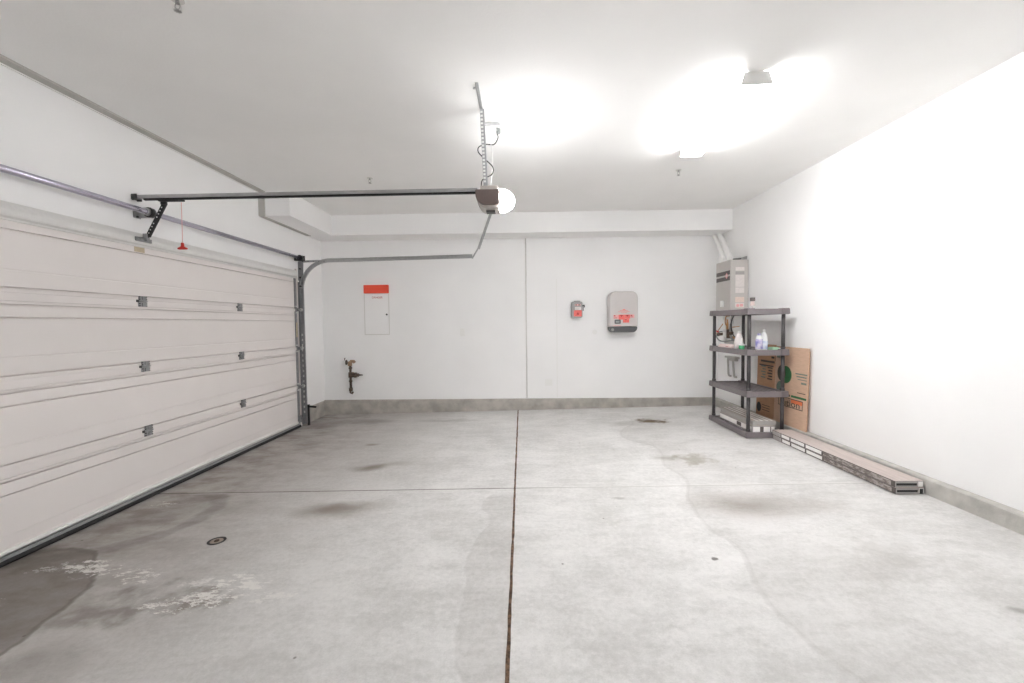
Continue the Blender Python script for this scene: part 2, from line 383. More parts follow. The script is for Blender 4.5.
for x in (WX0, (WX0+WX1)/2-.025, WX1-.05): m.box(x, x+.05, YF-TH+.02, YF-.05, WZ0, WZ1)
for z in (WZ0, WZ1-.05): m.box(WX0, WX1, YF-TH+.02, YF-.05, z, z+.05)
struct(m.build('fill_window', 'trim_white'))  # frame of the added opening, never in view
pl = bpy.data.lights.new('fill_portal', 'AREA'); pl.shape = 'RECTANGLE'; pl.size = WX1-WX0; pl.size_y = WZ1-WZ0; pl.cycles.is_portal = True  # guides the fill light through the added opening
po = bpy.data.objects.new('fill_portal', pl); C.objects.link(po); po.location = ((WX0+WX1)/2, YF-TH-.01, (WZ0+WZ1)/2); po.rotation_euler = (PI/2, 0, PI)
DY0, DY1, DZ = 0.99, 5.875, 2.150
w = MB(); w.box(XL-TH, XL, DY1+.006, YB, -.1, ZC); w.box(XL-TH, XL, YF, DY0-.006, -.1, ZC); w.box(XL-TH, XL, DY0-.006, DY1+.006, DZ+.006, ZC)
struct(w.build('wall_left', 'wall_paint'), 'white left wall around the garage door')
# dropped soffits along the back wall and round the left corner
ZS, YS = 2.727, 6.26
struct(MB().box(XL, XR, YS, YB, ZS, ZC).build('trim_1', 'wall_paint'), 'white boxed soffit along the back wall')
struct(MB().box(XL, -2.74, 5.12, YS, ZS, ZC).build('trim_2', 'wall_paint'), 'short boxed soffit in the left corner')
# grey filler strip between wall and ceiling above the door
struct(MB().box(XL, XL+.080, YF, 5.12, ZC-.014, ZC, 0).box(XL, XL+.012, YF, 5.12, ZC-.022, ZC-.014, 1).build('trim_3', ['trim_grey', 'trim_white']), 'thin grey strip along ceiling edge above the garage door')
struct(MB().box(XL, XL+.075, 5.105, 5.12, ZS, ZC-.016).box(XL, XL+.062, 5.12, YS, ZS-.006, ZS).build('trim_4', ['trim_grey']))
# seams on the back wall
struct(MB().cyl((.093, YB-.006, .243), (.093, YB-.006, ZS), .009, n=12).build('trim_5', 'trim_seam'), 'thin grey vertical seam pipe on back wall')
struct(MB().box(.562, .574, YB-.003, YB, .243, 2.1).build('trim_6', 'trim_white'))

# concrete kerbs at the foot of the walls, roughened
def kerb(name, x0, x1, y0, y1, z1, axis, mats='kerb_concrete', label=None):
    n = 60; m = MB(); rnd = random.Random(hash(name) % 1000 if False else len(name))
    rows = []
    for i in range(n+1):
        t = i/n; j = [rnd.uniform(-.003, .003) for _ in range(4)]
        if axis == 'x':
            x = x0+(x1-x0)*t; zb = fz(x)-.01
            rows.append([(x, y0+j[0]*.5, zb), (x, y0+j[1], z1-.008+j[2]), (x, y0+.008+j[1], z1+j[3]*.5), (x, y1, z1), (x, y1, zb)])
        else:
            y = y0+(y1-y0)*t; zb = fz(x0)-.01
            s = 1 if x1 > x0 else -1
            rows.append([(x0+j[0]*.5, y, zb), (x0+j[1], y, z1-.008+j[2]), (x0+s*.008+j[1], y, z1+j[3]*.5), (x1, y, z1), (x1, y, zb)])
    vs = [v for r in rows for v in r]; fs = []
    for i in range(n):
        for k in range(5): fs.append((i*5+k, i*5+(k+1) % 5, (i+1)*5+(k+1) % 5, (i+1)*5+k))
    fs += [[0,1,2,3,4], [n*5+k for k in (4,3,2,1,0)]]
    m.add(vs, fs); return struct(m.build(name, mats), label)
kerb('baseboard_back', XL, XR-.06, YB-.025, YB, .236, 'x', 'kerb_dark', 'rough grey concrete kerb under the back wall')
kerb('baseboard_right', XR-.063, XR, YF, YB, .229, 'y', 'kerb_concrete', 'rough grey concrete kerb under the right wall')
kerb('baseboard_left', XL+.014, XL, 5.97, YB-.025, .229, 'y', 'kerb_dark', 'short grey kerb between door and back corner')

# ragged expansion joint board down the middle of the slab
j = MB(); n = 110; xc = lambda y: -.049 - (6.6-y)*.0028; vs = []; fs = []; rr = random.Random(3)
for i in range(n+1):
    y = YF + (YB-.03-YF)*i/n; a = xc(y); wl = .008+rr.uniform(-.0022, .0022); wr = .008+rr.uniform(-.0022, .0022); z = fz(a)+.0012
    vs += [(a-wl, y, z), (a+wr, y, z), (a+wr, y, z-.01), (a-wl, y, z-.01)]
for i in range(n):
    for k in range(4): fs.append((i*4+k, i*4+(k+1) % 4, (i+1)*4+(k+1) % 4, (i+1)*4+k))
j.add(vs, fs); struct(j.build('trim_8', 'joint_brown'), 'brown fibre expansion joint down the middle of the floor')

# ------------------------------------------------------------------ sectional garage door
door = thing('door_1', (XD, (DY0+DY1)/2, 0), 'wide white sectional garage door with four ribbed panels', 'garage door'); door['kind'] = 'structure'
def section(z0, z1, last=False):
    """horizontally ribbed inner face; profile in x (depth) and z, extruded along y"""
    h = z1-z0; g = .0035
    fr = XD; p = [(fr-.001, z0+.0003), (fr, z0+.0012)]
    def groove(z, d=g, wd=.0055): return [(fr, z-wd), (fr-d*4.2, z-wd*.8), (fr-d*4.2, z+wd*.8), (fr, z+wd)]
    if z0 > .1:
        p += groove(z0+.029, .006, .0065)
        p += [(fr, z0+.131), (fr-.002, z0+.136), (fr-.002, z0+.140), (fr-.0005, z0+.143)]
    else:
        p += [(fr, z0+.06), (fr-.002, z0+.064), (fr-.002, z0+.131), (fr-.0005, z0+.136)]
    if not last:
        p += groove(z0+.378, .005, .0055); p += groove(z0+.456, .006, .0065); p += groove(z0+.478, .0025, .004)
    else: p += groove(z0+.38, .005, .0055)
    p += [(fr, z1-.0012), (fr-.001, z1-.0003), (fr-.042, z1-.0003), (fr-.042, z0+.0003)]
    m = MB(); m.prism(p, 'y', DY0, DY1); return m
J = [.034, .565, 1.097, 1.629, DZ]
for k in range(4):
    pn = section(J[k], J[k+1], k == 3).build('door_panel', 'door_white', door)
    st = MB(); st.box(XD+.0005, XD+.004, DY1-.062, DY1-.004, J[k]+.02, J[k+1]-.02); st.box(XD+.004, XD+.012, DY1-.058, DY1-.045, J[k]+.02, J[k+1]-.02)
    st.build('end_stile', 'galvanised_dull', pn, label='grey steel end stile')
    if k == 2:
        MB().box(XD+.0125, XD+.016, DY1-.056, DY1-.020, J[k]+.16, J[k]+.36).build('sticker', 'beige_label', pn, label='beige paper sticker')
def hinge(y, z):
    h = MB(); h.box(XD+.0005, XD+.004, y-.040, y+.038, z-.042, z+.0); h.box(XD+.0005, XD+.004, y-.034, y+.038, z+.004, z+.042)
    h.cyl((XD+.009, y-.042, z+.002), (XD+.009, y+.038, z+.002), .006, n=10)
    h.box(XD+.004, XD+.010, y-.006, y+.03, z-.04, z-.012); h.box(XD+.004, XD+.010, y-.006, y+.03, z+.014, z+.04)
    for dy in (-.028, .034):
        for dz in (-.036, -.018, .018, .036): h.cyl((XD+.003, y+dy, z+dz), (XD+.008, y+dy, z+dz), .006, n=6, mi=1)
    h.box(XD+.004, XD+.012, y-.058, y-.04, z-.008, z+.012, 1)
    return h.build('hinge', ['galvanised_dull', 'steel_dark'], door, label='grey steel hinge')
for k in (1, 2, 3):
    for y in (2.23, 3.452, 4.668): hinge(y, J[k]-.008)
    # end hinges carrying the rollers
    e = MB(); zz = J[k]
    e.box(XD+.012, XD+.030, DY1-.068, DY1-.012, zz-.045, zz-.028, 1); e.box(XD+.012, XD+.030, DY1-.068, DY1-.012, zz+.040, zz+.056, 1)
    e.box(XD+.0125, XD+.018, DY1-.060, DY1-.018, zz-.03, zz+.042, 0); e.cyl((XD+.04, DY1-.05, zz+.006), (XD+.04, DY1+.03, zz+.006), .007, n=10, mi=0)
    e.box(XD+.018, XD+.046, DY1-.034, DY1-.028, zz-.016, zz+.024, 0)
    r = e.build('roller_hinge', ['galvanised_dull', 'steel_bright'], door)
    MB().cyl((XD+.04, DY1+.030, zz+.006), (XD+.04, DY1+.048, zz+.006), .022, n=18).build('roller', 'white_plastic', r)
# strengthening strut along the top section
prof = [(XD+.001, 2.062), (XD+.014, 2.062), (XD+.018, 2.072), (XD+.040, 2.082), (XD+.046, 2.094), (XD+.046, 2.118), (XD+.040, 2.132), (XD+.020, 2.162), (XD+.014, 2.172), (XD+.001, 2.172)]
MB().prism(prof, 'y', DY0+.01, DY1-.03).build('strut', 'strut_steel', door, label='bright steel strut across the top')
br = MB(); br.box(XD+.046, XD+.062, 3.36, 3.50, 2.098, 2.128); br.box(XD+.052, XD+.085, 3.425, 3.455, 2.104, 2.165)
for y in (3.37, 3.395, 3.48): br.cyl((XD+.06, y, 2.113), (XD+.068, y, 2.113), .008, n=8)
br.cyl((XD+.07, 3.34, 2.120), (XD+.07, 3.415, 2.128), .006, n=8)
br.build('operator_bracket', 'galvanised_dull', door)
MB().box(XD+.0005, XD+.0015, 3.40, 3.495, 2.020, 2.060).build('warning_sticker', 'beige_label', door, label='beige paper sticker')
MB().box(XD-.040, XD+.010, DY0, DY1, .058, .066).box(XD+.002, XD+.010, DY0, DY1, .058, .088).build('bottom_rail', 'lip_white', door)
MB().box(XD-.036, XD+.006, DY0, DY1, .031, .058).build('seal_retainer', 'rubber_grey', door)
MB().prism([(XD-.045, .002), (XD+.014, .002), (XD+.020, .014), (XD+.010, .031), (XD-.040, .031)], 'y', DY0, DY1).build('bottom_seal', 'black', door)
# bottom corner bracket
MB().box(XD+.012, XD+.03, DY1-.06, DY1-.01, .07, .17).cyl((XD+.04, DY1-.03, .13), (XD+.04, DY1+.03, .13), .007, n=10).build('corner_bracket', 'galvanised_dull', door)

# white side jamb trim beside the door
struct(MB().box(XL, XL+.018, DY1+.012, DY1+.055, .02, 2.2).build('trim_9', 'door_white'))

# ------------------------------------------------------------------ torsion shaft above the door
ts = thing('torsion_shaft', (XL, 3.44, 2.34), 'long steel torsion shaft mounted above the garage door', 'door hardware')
XT = XL+.10; ZT = 2.342
MB().cyl((XT, DY0-.15, ZT), (XT, 5.93, ZT), .022, n=20).build('spring_tube', 'tube_steel', ts)
b = MB(); b.box(XL+.0015, XL+.007, 3.425, 3.49, 2.295, 2.39); b.box(XL+.0015, XT+.01, 3.468, 3.476, 2.30, 2.385)
b.cyl((XT, 3.452, ZT), (XT, 3.49, ZT), .040, n=18, mi=1); b.cyl((XT, 3.43, ZT), (XT, 3.452, ZT), .030, n=18, mi=0)
for dz in (-.036, .036): b.cyl((XL+.007, 3.455, ZT+dz), (XL+.016, 3.455, ZT+dz), .009, n=6, mi=1)
b.build('centre_bracket', ['galvanised', 'steel_dark'], ts)
e = MB(); e.cyl((XT, 5.845, ZT), (XT, 5.90, ZT), .030, n=20); e.cyl((XT, 5.835, ZT), (XT, 5.845, ZT), .039, n=20); e.cyl((XT, 5.90, ZT), (XT, 5.91, ZT), .039, n=20)
e.build('cable_drum', 'steel_dark', ts)
e = MB(); e.box(XL+.0015, XT+.035, 5.914, 5.919, 2.310, 2.378); e.box(XL+.0015, XL+.007, 5.88, 5.919, 2.310, 2.378); e.cyl((XT, 5.91, ZT), (XT, 5.945, ZT), .022, n=14)
e.build('end_bracket', 'steel_dark', ts)
MB().tube([(XT+.034, 5.87, ZT), (XD+.05, DY1-.008, .14)], .0022, n=6).build('lift_cable', 'galvanised_dull', door)

# ------------------------------------------------------------------ door track
tr = thing('door_track', (XL, 5.92, 0), 'galvanised garage door track curving from the door to the ceiling hanger', 'door track')
XV, YV = XD+.058, 5.925                                   # centre line of the vertical run
def cchannel(path, m, hw=.030, th=.003, dep=.022):
    """C section swept along a path in the x-z plane, open towards -y (the door)"""
    pts = [Vector(p) for p in path]
    prof = [(-hw, -dep), (-hw, 0), (hw, 0), (hw, -dep), (hw-th, -dep), (hw-th, -th), (-hw+th, -th), (-hw+th, -dep)]
    vs = []; n = len(prof)
    for i, p in enumerate(pts):
        d = (pts[min(i+1, len(pts)-1)] - pts[max(i-1, 0)]).normalized(); nr = Vector((d.z, 0, -d.x))
        for a, bb in prof: vs.append(p + nr*a + Vector((0, bb, 0)))
    fs = [(i*n+k, i*n+(k+1) % n, (i+1)*n+(k+1) % n, (i+1)*n+k) for i in range(len(pts)-1) for k in range(n)]
    m.add(vs, fs); m.add(vs[:n], [list(range(n))]); m.add(vs[-n:], [list(range(n))])
R = .39; ZH = 2.320; pth = [(XV, YV, .05), (XV, YV, ZH-R)]
for i in range(1, 13):
    t = PI/2*i/12; pth.append((XV+R-R*math.cos(t), YV+.05*i/12, ZH-R+R*math.sin(t)))
pth += [(-2.2, 5.99, ZH+.006), (-.66, 6.0, ZH+.034)]
v = MB(); cchannel(pth[:2], v, .026); v.build('vertical_track', 'galvanised_dull', tr)
v = MB(); cchannel(pth[1:], v, .026); v.build('horizontal_track', 'galvanised', tr)
a = MB()                                                   # perforated wall angle behind the vertical run
a.box(XL, XL+.004, 5.93, 5.965, .03, 2.02); a.box(XL, XV+.01, 5.928, 5.932, .03, 2.02); 
a.build('wall_angle', 'galvanised_dull', tr)
a = MB()
for i in range(26):
    z = .12 + i*.072
    a.box(XV-.012, XV+.004, YV-.0245, YV-.0225, z, z+.03) if i % 1 == 0 and 0.15 < z < 1.3 else None
a.build('slot', 'steel_bright', tr)['kind'] = 'stuff'
a = MB()                                                   # flag bracket at the bend and the stay back to the wall
a.box(XV-.04, XV+.02, YV+.001, YV+.005, 1.90, 2.29); a.box(XV-.045, XV+.0, YV-.010, YV-.006, 2.04, 2.30)
for z in (1.96, 2.08, 2.2): a.cyl((XV-.01, YV-.03, z), (XV-.01, YV-.005, z), .012, n=6, mi=1)
a.build('flag_bracket', ['galvanised_dull', 'steel_dark'], tr)
a = MB(); a.bar((XL+.03, 5.94, 2.302), (-2.70, 5.99, 2.322), .028, .004, (0,0,1)); 
for i in range(5): a.cyl((XL+.09+i*.075, 5.944, 2.306), (XL+.09+i*.075, 5.940, 2.306), .006, n=8, mi=1)
a.build('stay', ['galvanised', 'steel_dark'], tr)
a = MB(); a.bar((-.665, 6.012, 2.325), (-.56, 6.02, 2.50), .020, .004, (1,0,0)); a.build('hanger_link', 'galvanised', tr)
a = MB(); a.bar((-.575, 6.030, 2.46), (-.375, 6.04, ZC-.004), .038, .004, (1,0,0)); a.bar((-.560, 6.03, 2.46), (-.360, 6.04, ZC-.004), .004, .03, (1,0,0))
a.box(-.43, -.33, 6.0, 6.07, ZC-.006, ZC); a.build('ceiling_hanger', 'galvanised', tr)
for i, z in enumerate((.35, 1.0, 1.62)):
    MB().box(XL, XV+.02, 5.934, 5.94, z, z+.05).box(XL, XL+.005, 5.934, 5.972, z, z+.05).build('track_bracket', 'galvanised', tr)

# ------------------------------------------------------------------ safety sensor by the track
sn = thing('safety_sensor', (XL+.05, 5.98, 0), 'small black sensor on a thin post at the foot of the door track', 'sensor')
MB().box(XL+.085, XL+.112, 5.955, 5.960, fz(XL)+.004, .30).box(XL+.10, XL+.113, 5.955, 5.975, fz(XL)+.004, .30).build('post', 'steel_dark', sn)
MB().bar((XL+.09, 5.965, .275), (XL+.20, 5.985, .258), .026, .03).build('sensor_head', 'black', sn, .004)

# ------------------------------------------------------------------ opener
YO = 3.44
op = thing('garage_door_opener', (-.24, YO, 2.28), 'brown garage door opener with lit lamp hung from the ceiling', 'garage door opener')
rz = lambda x: 2.452 + (x+3.1)*.0035
m = MB(); m.add([(x, y, rz(x)+dz) for x in (-3.09, -.33) for y, dz in ((YO-.018, -.006), (YO+.018, -.006), (YO+.018, .020), (YO-.018, .020))],
      [(0,1,2,3),(7,6,5,4),(0,4,5,1),(1,5,6,2),(2,6,7,3),(3,7,4,0)])
rail = m.build('rail', 'galvanised', op)
m = MB(); m.add([(x, y, rz(x)+dz) for x in (-3.02, -.33) for y, dz in ((YO-.011, -.020), (YO+.011, -.020), (YO+.011, -.006), (YO-.011, -.006))],
      [(0,1,2,3),(7,6,5,4),(0,4,5,1),(1,5,6,2),(2,6,7,3),(3,7,4,0)])
m.build('drive_belt', 'black', rail)
m = MB(); m.box(XL, XL+.006, YO-.026, YO+.026, 2.438, 2.478); m.box(XL+.006, XL+.045, YO-.026, YO-.020, 2.43, 2.48); m.box(XL+.006, XL+.045, YO+.020, YO+.026, 2.43, 2.48); m.cyl((XL+.03, YO-.028, 2.455), (XL+.03, YO+.028, 2.455), .006, n=8)
m.build('header_bracket', 'steel_dark', op)
MB().box(-2.90, -2.70, YO-.016, YO+.016, 2.420, 2.433).box(-2.885, -2.84, YO-.010, YO+.010, 2.395, 2.420).build('trolley', 'black', op, .003)
p, q = Vector((XD+.075, YO, 2.140)), Vector((-2.862, YO, 2.405))
arm = MB().bar(p, q, .028, .005, (1,0,0)).bar(p+Vector((.010,.010,0)), q+Vector((.010,.010,0)), .005, .022, (1,0,0)).build('door_arm', 'black', op)
m = MB(); d = (q-p); L = d.length; d.normalize()
for i in range(9):
    if i in (4,): continue
    c = p + d*(L*(.12+.095*i)); m.cyl(c+Vector((0,-.0032,0)), c+Vector((0,-.0022,0)), .0055, n=8)
m.build('bolt_hole', 'steel_bright', arm)['kind'] = 'stuff'
rc = MB().tube([(-2.72, YO, 2.412), (-2.721, YO, 2.25), (-2.724, YO, 2.088)], .0022, n=6).build('release_cord', 'pink', op, label='thin pale red cord')
MB().prism([(-2.760, 2.036), (-2.690, 2.036), (-2.688, 2.048), (-2.714, 2.060), (-2.718, 2.090), (-2.730, 2.090), (-2.734, 2.060), (-2.762, 2.048)], 'y', YO-.010, YO+.010).build('pull_handle', 'red', rc, .003, label='red pull handle')
# motor head: rounded lower corner, lens on the right
def head(x0, x1, z0, z1, r):
    pts = [(x1, z1), (x0, z1), (x0, z0+r)]
    for i in range(1, 9):
        t = PI + PI/2*i/8; pts.append((x0+r + r*math.cos(t), z0+r + r*math.sin(t)))
    pts.append((x1, z0)); return pts
MB().prism(head(-.335, -.150, 2.326, 2.438, .075), 'y', 3.31, 3.57).build('motor_housing', 'opener_brown', op, .008, 3)
MB().prism(head(-.322, -.152, 2.306, 2.40, .070), 'y', 3.35, 3.55).box(-.30, -.16, 3.345, 3.54, 2.438, 2.476).build('chassis', 'opener_silver', op, .005)
MB().box(-.262, -.19, 3.42, 3.50, 2.294, 2.307).build('button_panel', 'steel_dark', op, .003)
lens = []
m = MB(); ny, nt_ = 12, 12
vs = []; fs = []
for i in range(nt_+1):
    t = -PI/2 + PI*i/nt_
    for k in range(ny+1):
        y = -1 + 2*k/ny; s_ = math.sqrt(max(0, 1-abs(y)**3.2)) 
        vs.append((-.150 + .115*math.cos(t)*(.25+.75*s_), 3.44+.125*y, 2.380 + .078*math.sin(t)*(.45+.55*s_)))
for i in range(nt_):
    for k in range(ny): fs.append((i*(ny+1)+k, i*(ny+1)+k+1, (i+1)*(ny+1)+k+1, (i+1)*(ny+1)+k))
m.add(vs, fs, 0, True)
m.add([vs[i*(ny+1)] for i in range(nt_+1)], [list(range(nt_+1))]); m.add([vs[i*(ny+1)+ny] for i in range(nt_+1)], [list(range(nt_+1))])
m.add([vs[k] for k in range(ny+1)] + [vs[nt_*(ny+1)+k] for k in range(ny+1)], [list(range(ny+1)) + list(range(2*ny+1, ny, -1))])
m.build('lamp_lens', 'lens', op, label='glowing white lamp lens')
# hanger: perforated angle from ceiling bracket down to the motor
m = MB(); m.box(-.282, -.266, 2.92, 3.44, ZC-.004, ZC); m.box(-.285, -.282, 2.92, 3.44, ZC-.024, ZC); m.cyl((-.288, 2.96, ZC-.014), (-.304, 2.96, ZC-.014), .008, n=6)
m.build('ceiling_bracket', 'galvanised', op)
hs = MB(); a0, a1 = Vector((-.272, 3.262, ZC-.004)), Vector((-.262, 3.40, 2.485))
hs.bar(a0, a1, .031, .003, (1,0,0)).bar(a0+Vector((.015,.014,0)), a1+Vector((.015,.014,0)), .003, .03, (1,0,0))
hs = hs.build('hanger', 'galvanised', op)
m = MB()
for i in range(20):
    c = a0.lerp(a1, .04+.047*i) + Vector((-.004, -.003, 0)); m.obox(c, (.0085,0,0), (0,.0008,0), (0,0,.0075))
m.build('hanger_hole', 'ceiling_paint', hs)['kind'] = 'stuff'
m = MB().bar((-.270, 3.37, 2.95), (-.150, 3.50, ZC-.004), .024, .003, (0,0,1)); m.build('side_brace', 'galvanised', op)
cord = smooth_path([(-.175, 3.585, ZC-.05), (-.168, 3.56, 2.925), (-.200, 3.54, 2.865), (-.262, 3.50, 2.850), (-.315, 3.46, 2.815), (-.318, 3.44, 2.765), (-.262, 3.42, 2.70), (-.205, 3.42, 2.640), (-.212, 3.42, 2.585), (-.285, 3.42, 2.545), (-.298, 3.42, 2.49)])
MB().tube(cord, .0042, n=8).build('power_cord', 'wire_black', op, label='black power cord')
wire = smooth_path([(-.165, 3.585, ZC-.02), (-.20, 3.52, 2.97), (-.245, 3.50, 2.93), (-.21, 3.49, 2.80), (-.212, 3.46, 2.65), (-.225, 3.44, 2.49)])
MB().tube(wire, .0028, n=6).build('bell_wire', 'white_plastic', op, label='thin white wire')
coil = []
for i in range(70):
    t = 2*PI*i/14; coil.append((-.235+.010*i/14*1.0, 3.49+.022*math.cos(t), 2.905+.022*math.sin(t)))
MB().tube(coil, .005, n=8).build('wire_coil', 'white_plastic', op, label='coiled white wire')

oc = thing('ceiling_outlet', (-.165, 3.60, ZC), 'white ceiling outlet feeding the door opener', 'outlet')
MB().box(-.205, -.125, 3.545, 3.665, ZC-.006, ZC).build('cover_plate', 'white_plastic', oc, .003)
MB().cyl((-.165, 3.585, ZC-.045), (-.165, 3.585, ZC-.006), .018, n=14).build('plug', 'hose_grey', oc, .003, label='grey plug')

# ------------------------------------------------------------------ fluorescent lamps
def fluorescent(cx, cy, rot, label):
    t = thing('fluorescent_light', (cx, cy, ZC), label, 'ceiling light', 'ceiling light fittings'); t.rotation_euler = (0, 0, rot); t['_base'] = (0, 0, 0)
    L = .61
    MB().box(-.055, .055, -L+.01, L-.01, -.018, 0).build('mounting_pan', 'fixture_white', t, .002)
    pr = [(-.072, -.010), (-.090, -.074), (-.080, -.080), (.080, -.080), (.090, -.074), (.072, -.010)]
    MB().prism(pr, 'y', -L+.012, L-.012).build('diffuser', 'diffuser', t, label='glowing white diffuser')
    pr2 = [(-.078, -.006), (-.098, -.076), (-.096, -.086), (.096, -.086), (.098, -.076), (.078, -.006)]
    for s_ in (-1, 1):
        MB().prism(pr2, 'y', s_*(L-.012), s_*L).build('end_cap', 'fixture_white', t, .001)
    return t
fluorescent(1.565, 3.46, math.radians(-2.6), 'long white fluorescent ceiling light glowing near the right wall')

# ------------------------------------------------------------------ sprinklers
def sprinkler(x, y, label, first=[None]):
    if first[0] is None:
        t = thing('fire_sprinkler', (x, y, ZC), label, 'sprinkler', 'ceiling sprinklers'); t['_base'] = (0, 0, 0)
        MB().lathe((0,0,0), [(.028, -.004), (.028, 0), (.0, 0)][::-1] if False else [(.030, -.005), (.030, 0)], 20).build('escutcheon', 'fixture_white', t)
        fr = MB().cyl((0,0,-.022), (0,0,-.005), .009, n=12)
        fr.tube([(-.008,0,-.020), (-.014,0,-.034), (-.004,0,-.050)], .0024, n=6); fr.tube([(.008,0,-.020), (.014,0,-.034), (.004,0,-.050)], .0024, n=6)
        fr.cyl((0,0,-.054), (0,0,-.048), .006, n=8)
        fr.build('frame', 'switch_grey', t)
        df = MB()
        for i in range(10):
            a = 2*PI*i/10; df.obox((.011*math.cos(a), .011*math.sin(a), -.056), (.006*math.cos(a), .006*math.sin(a), 0), (-.002*math.sin(a), .002*math.cos(a), 0), (0,0,.0008))
        df.cyl((0,0,-.057), (0,0,-.055), .008, n=12); df.build('deflector', 'switch_grey', t)
        first[0] = t; return t
    r = first[0].copy(); C.objects.link(r); r.location = (x, y, ZC); r['label'] = label
    for ch in first[0].children:
        c = ch.copy(); C.objects.link(c); c.parent = r
    return r
sprinkler(1.69, 4.64, 'small metal ceiling sprinkler just beyond the fluorescent light')
sprinkler(-1.63, 4.72, 'small metal ceiling sprinkler beyond the rail of the door opener')
sprinkler(-1.67, 2.14, 'small metal ceiling sprinkler at the top edge, nearest the garage door')

# ------------------------------------------------------------------ things on the back wall
ap = thing('access_panel', (-2.245, YB, 1.27), 'white flush wall access panel with red lettering and small latch', 'access panel')
m = MB()
X0, X1, Z0, Z1 = -2.435, -2.062, 1.272, 1.90
m.box(X0-.012, X1+.012, YB-.004, YB, Z0-.014, Z0); m.box(X0-.012, X1+.012, YB-.004, YB, Z1, Z1+.010); m.box(X0-.012, X0, YB-.004, YB, Z0, Z1); m.box(X1, X1+.012, YB-.004, YB, Z0, Z1)
m.build('frame', 'trim_seam', ap)
MB().box(X0+.004, X1-.004, YB-.006, YB, Z0+.004, Z1-.004).build('door', 'wall_paint', ap)
MB().cyl((-2.09, YB-.014, 1.576), (-2.09, YB-.004, 1.576), .014, n=14).build('latch', 'steel_dark', ap)
text('lettering', 'DANGER', .042, 'sticker_dark_red', ap, (-2.235, YB-.0065, 1.842), (PI/2, 0, 0), label='small red lettering')
rs = MB().box(-2.435, -2.050, YB-.045, YB-.002, 1.908, 2.036).build('wall_sign', 'sign_red', None, .004); tag(rs, 'plain red rectangular sign bar above the white access panel', 'sign')

hv = thing('water_valve', (-2.66, YB, .36), 'weathered bronze water valve assembly sticking out of the back wall', 'valve')
YW = YB-.085
m = MB(); m.tube([(-2.655, YW, .43), (-2.655, YW, .83)], .019, n=12); m.cyl((-2.655, YW, .60), (-2.655, YW, .68), .032, n=14); m.cyl((-2.655, YW, .735), (-2.655, YW, .76), .027, n=6)
m.cyl((-2.655, YW, .53), (-2.655, YW, .555), .027, n=6)
m.build('riser_pipe', 'pipe_bronze', hv)
m = MB(); m.tube([(-2.655, YW, .83), (-2.645, YW, .852), (-2.60, YW, .852), (-2.585, YW, .83)], .024, n=12); m.cyl((-2.66, YW-.002, .78), (-2.66, YW-.002, .85), .032, n=12)
m.build('elbow', 'brass_old', hv, label='tan brass elbow')
m = MB(); m.cyl((-2.70, YW, .835), (-2.655, YW, .835), .009, n=8); m.build('stem', 'pipe_bronze', hv)
m = MB(); ring = [(-2.715+.0*i, YW+.036*math.cos(2*PI*i/16), .835+.036*math.sin(2*PI*i/16)) for i in range(17)]
m.tube(ring, .006, n=6); m.bar((-2.715, YW-.036, .835), (-2.715, YW+.036, .835), .010, .006); m.bar((-2.715, YW, .80), (-2.715, YW, .87), .010, .006, (1,0,0)); m.tube([(-2.74, YW, .87), (-2.735, YW-.02, .90), (-2.72, YW-.02, .905)], .006)
m.build('handwheel', 'pipe_bronze', hv)
m = MB(); m.cyl((-2.655, YW, .636), (-2.60, YW, .636), .033, n=14); m.cyl((-2.60, YW, .636), (-2.56, YW, .637), .040, n=8); m.cyl((-2.56, YW, .637), (-2.525, YW, .637), .026, n=12); m.cyl((-2.525, YW, .637), (-2.465, YW, .637), .014, .008, n=10)
m.build('side_outlet', 'pipe_bronze', hv, label='dark side outlet')
m = MB(); m.cyl((-2.655, YW, .39), (-2.655, YW, .44), .030, n=12); m.tube([(-2.66, YW, .40), (-2.655, YW-.02, .365), (-2.625, YW-.03, .355), (-2.61, YW-.03, .38)], .016, n=10)
m.build('drain_cock', 'pipe_bronze', hv)
m = MB(); m.cyl((-2.655, YW, .637), (-2.655, YB, .637), .018, n=12); m.cyl((-2.655, YB-.004, .637), (-2.655, YB, .637), .04, n=16); m.build('wall_pipe', 'brass_old', hv)

def plate(x0, x1, z0, z1, label, outlet):
    t = thing('outlet_plate' if outlet else 'blank_plate', ((x0+x1)/2, YB, z0), label, 'wall plate')
    MB().box(x0, x1, YB-.006, YB, z0, z1).build('cover', 'white_plastic', t, .002)
    xc_ = (x0+x1)/2
    if outlet:
        for z in ((z0*2+z1)/3-.005, (z0+z1*2)/3+.005):
            MB().cyl((xc_, YB-.008, z), (xc_, YB-.006, z), .015, n=16).build('socket', 'white_plastic', t)
    else:
        MB().box(xc_-.012, xc_+.012, YB-.010, YB-.006, (z0+z1)/2-.03, (z0+z1)/2+.03).build('switch_rocker', 'white_plastic', t, .002)
plate(-.945, -.872, 1.225, 1.345, 'white switch plate on the back wall between the red sign and the grey seam', False)
plate(.378, .492, .435, .535, 'white outlet plate low on the back wall above the kerb', True)
tag(MB().cyl((1.155, YB-.006, 1.268), (1.155, YB, 1.268), .038, n=24).build('round_wall_cover', 'white_plastic', None, .002), 'small round white cover on back wall below the grey boxes', 'wall cover')

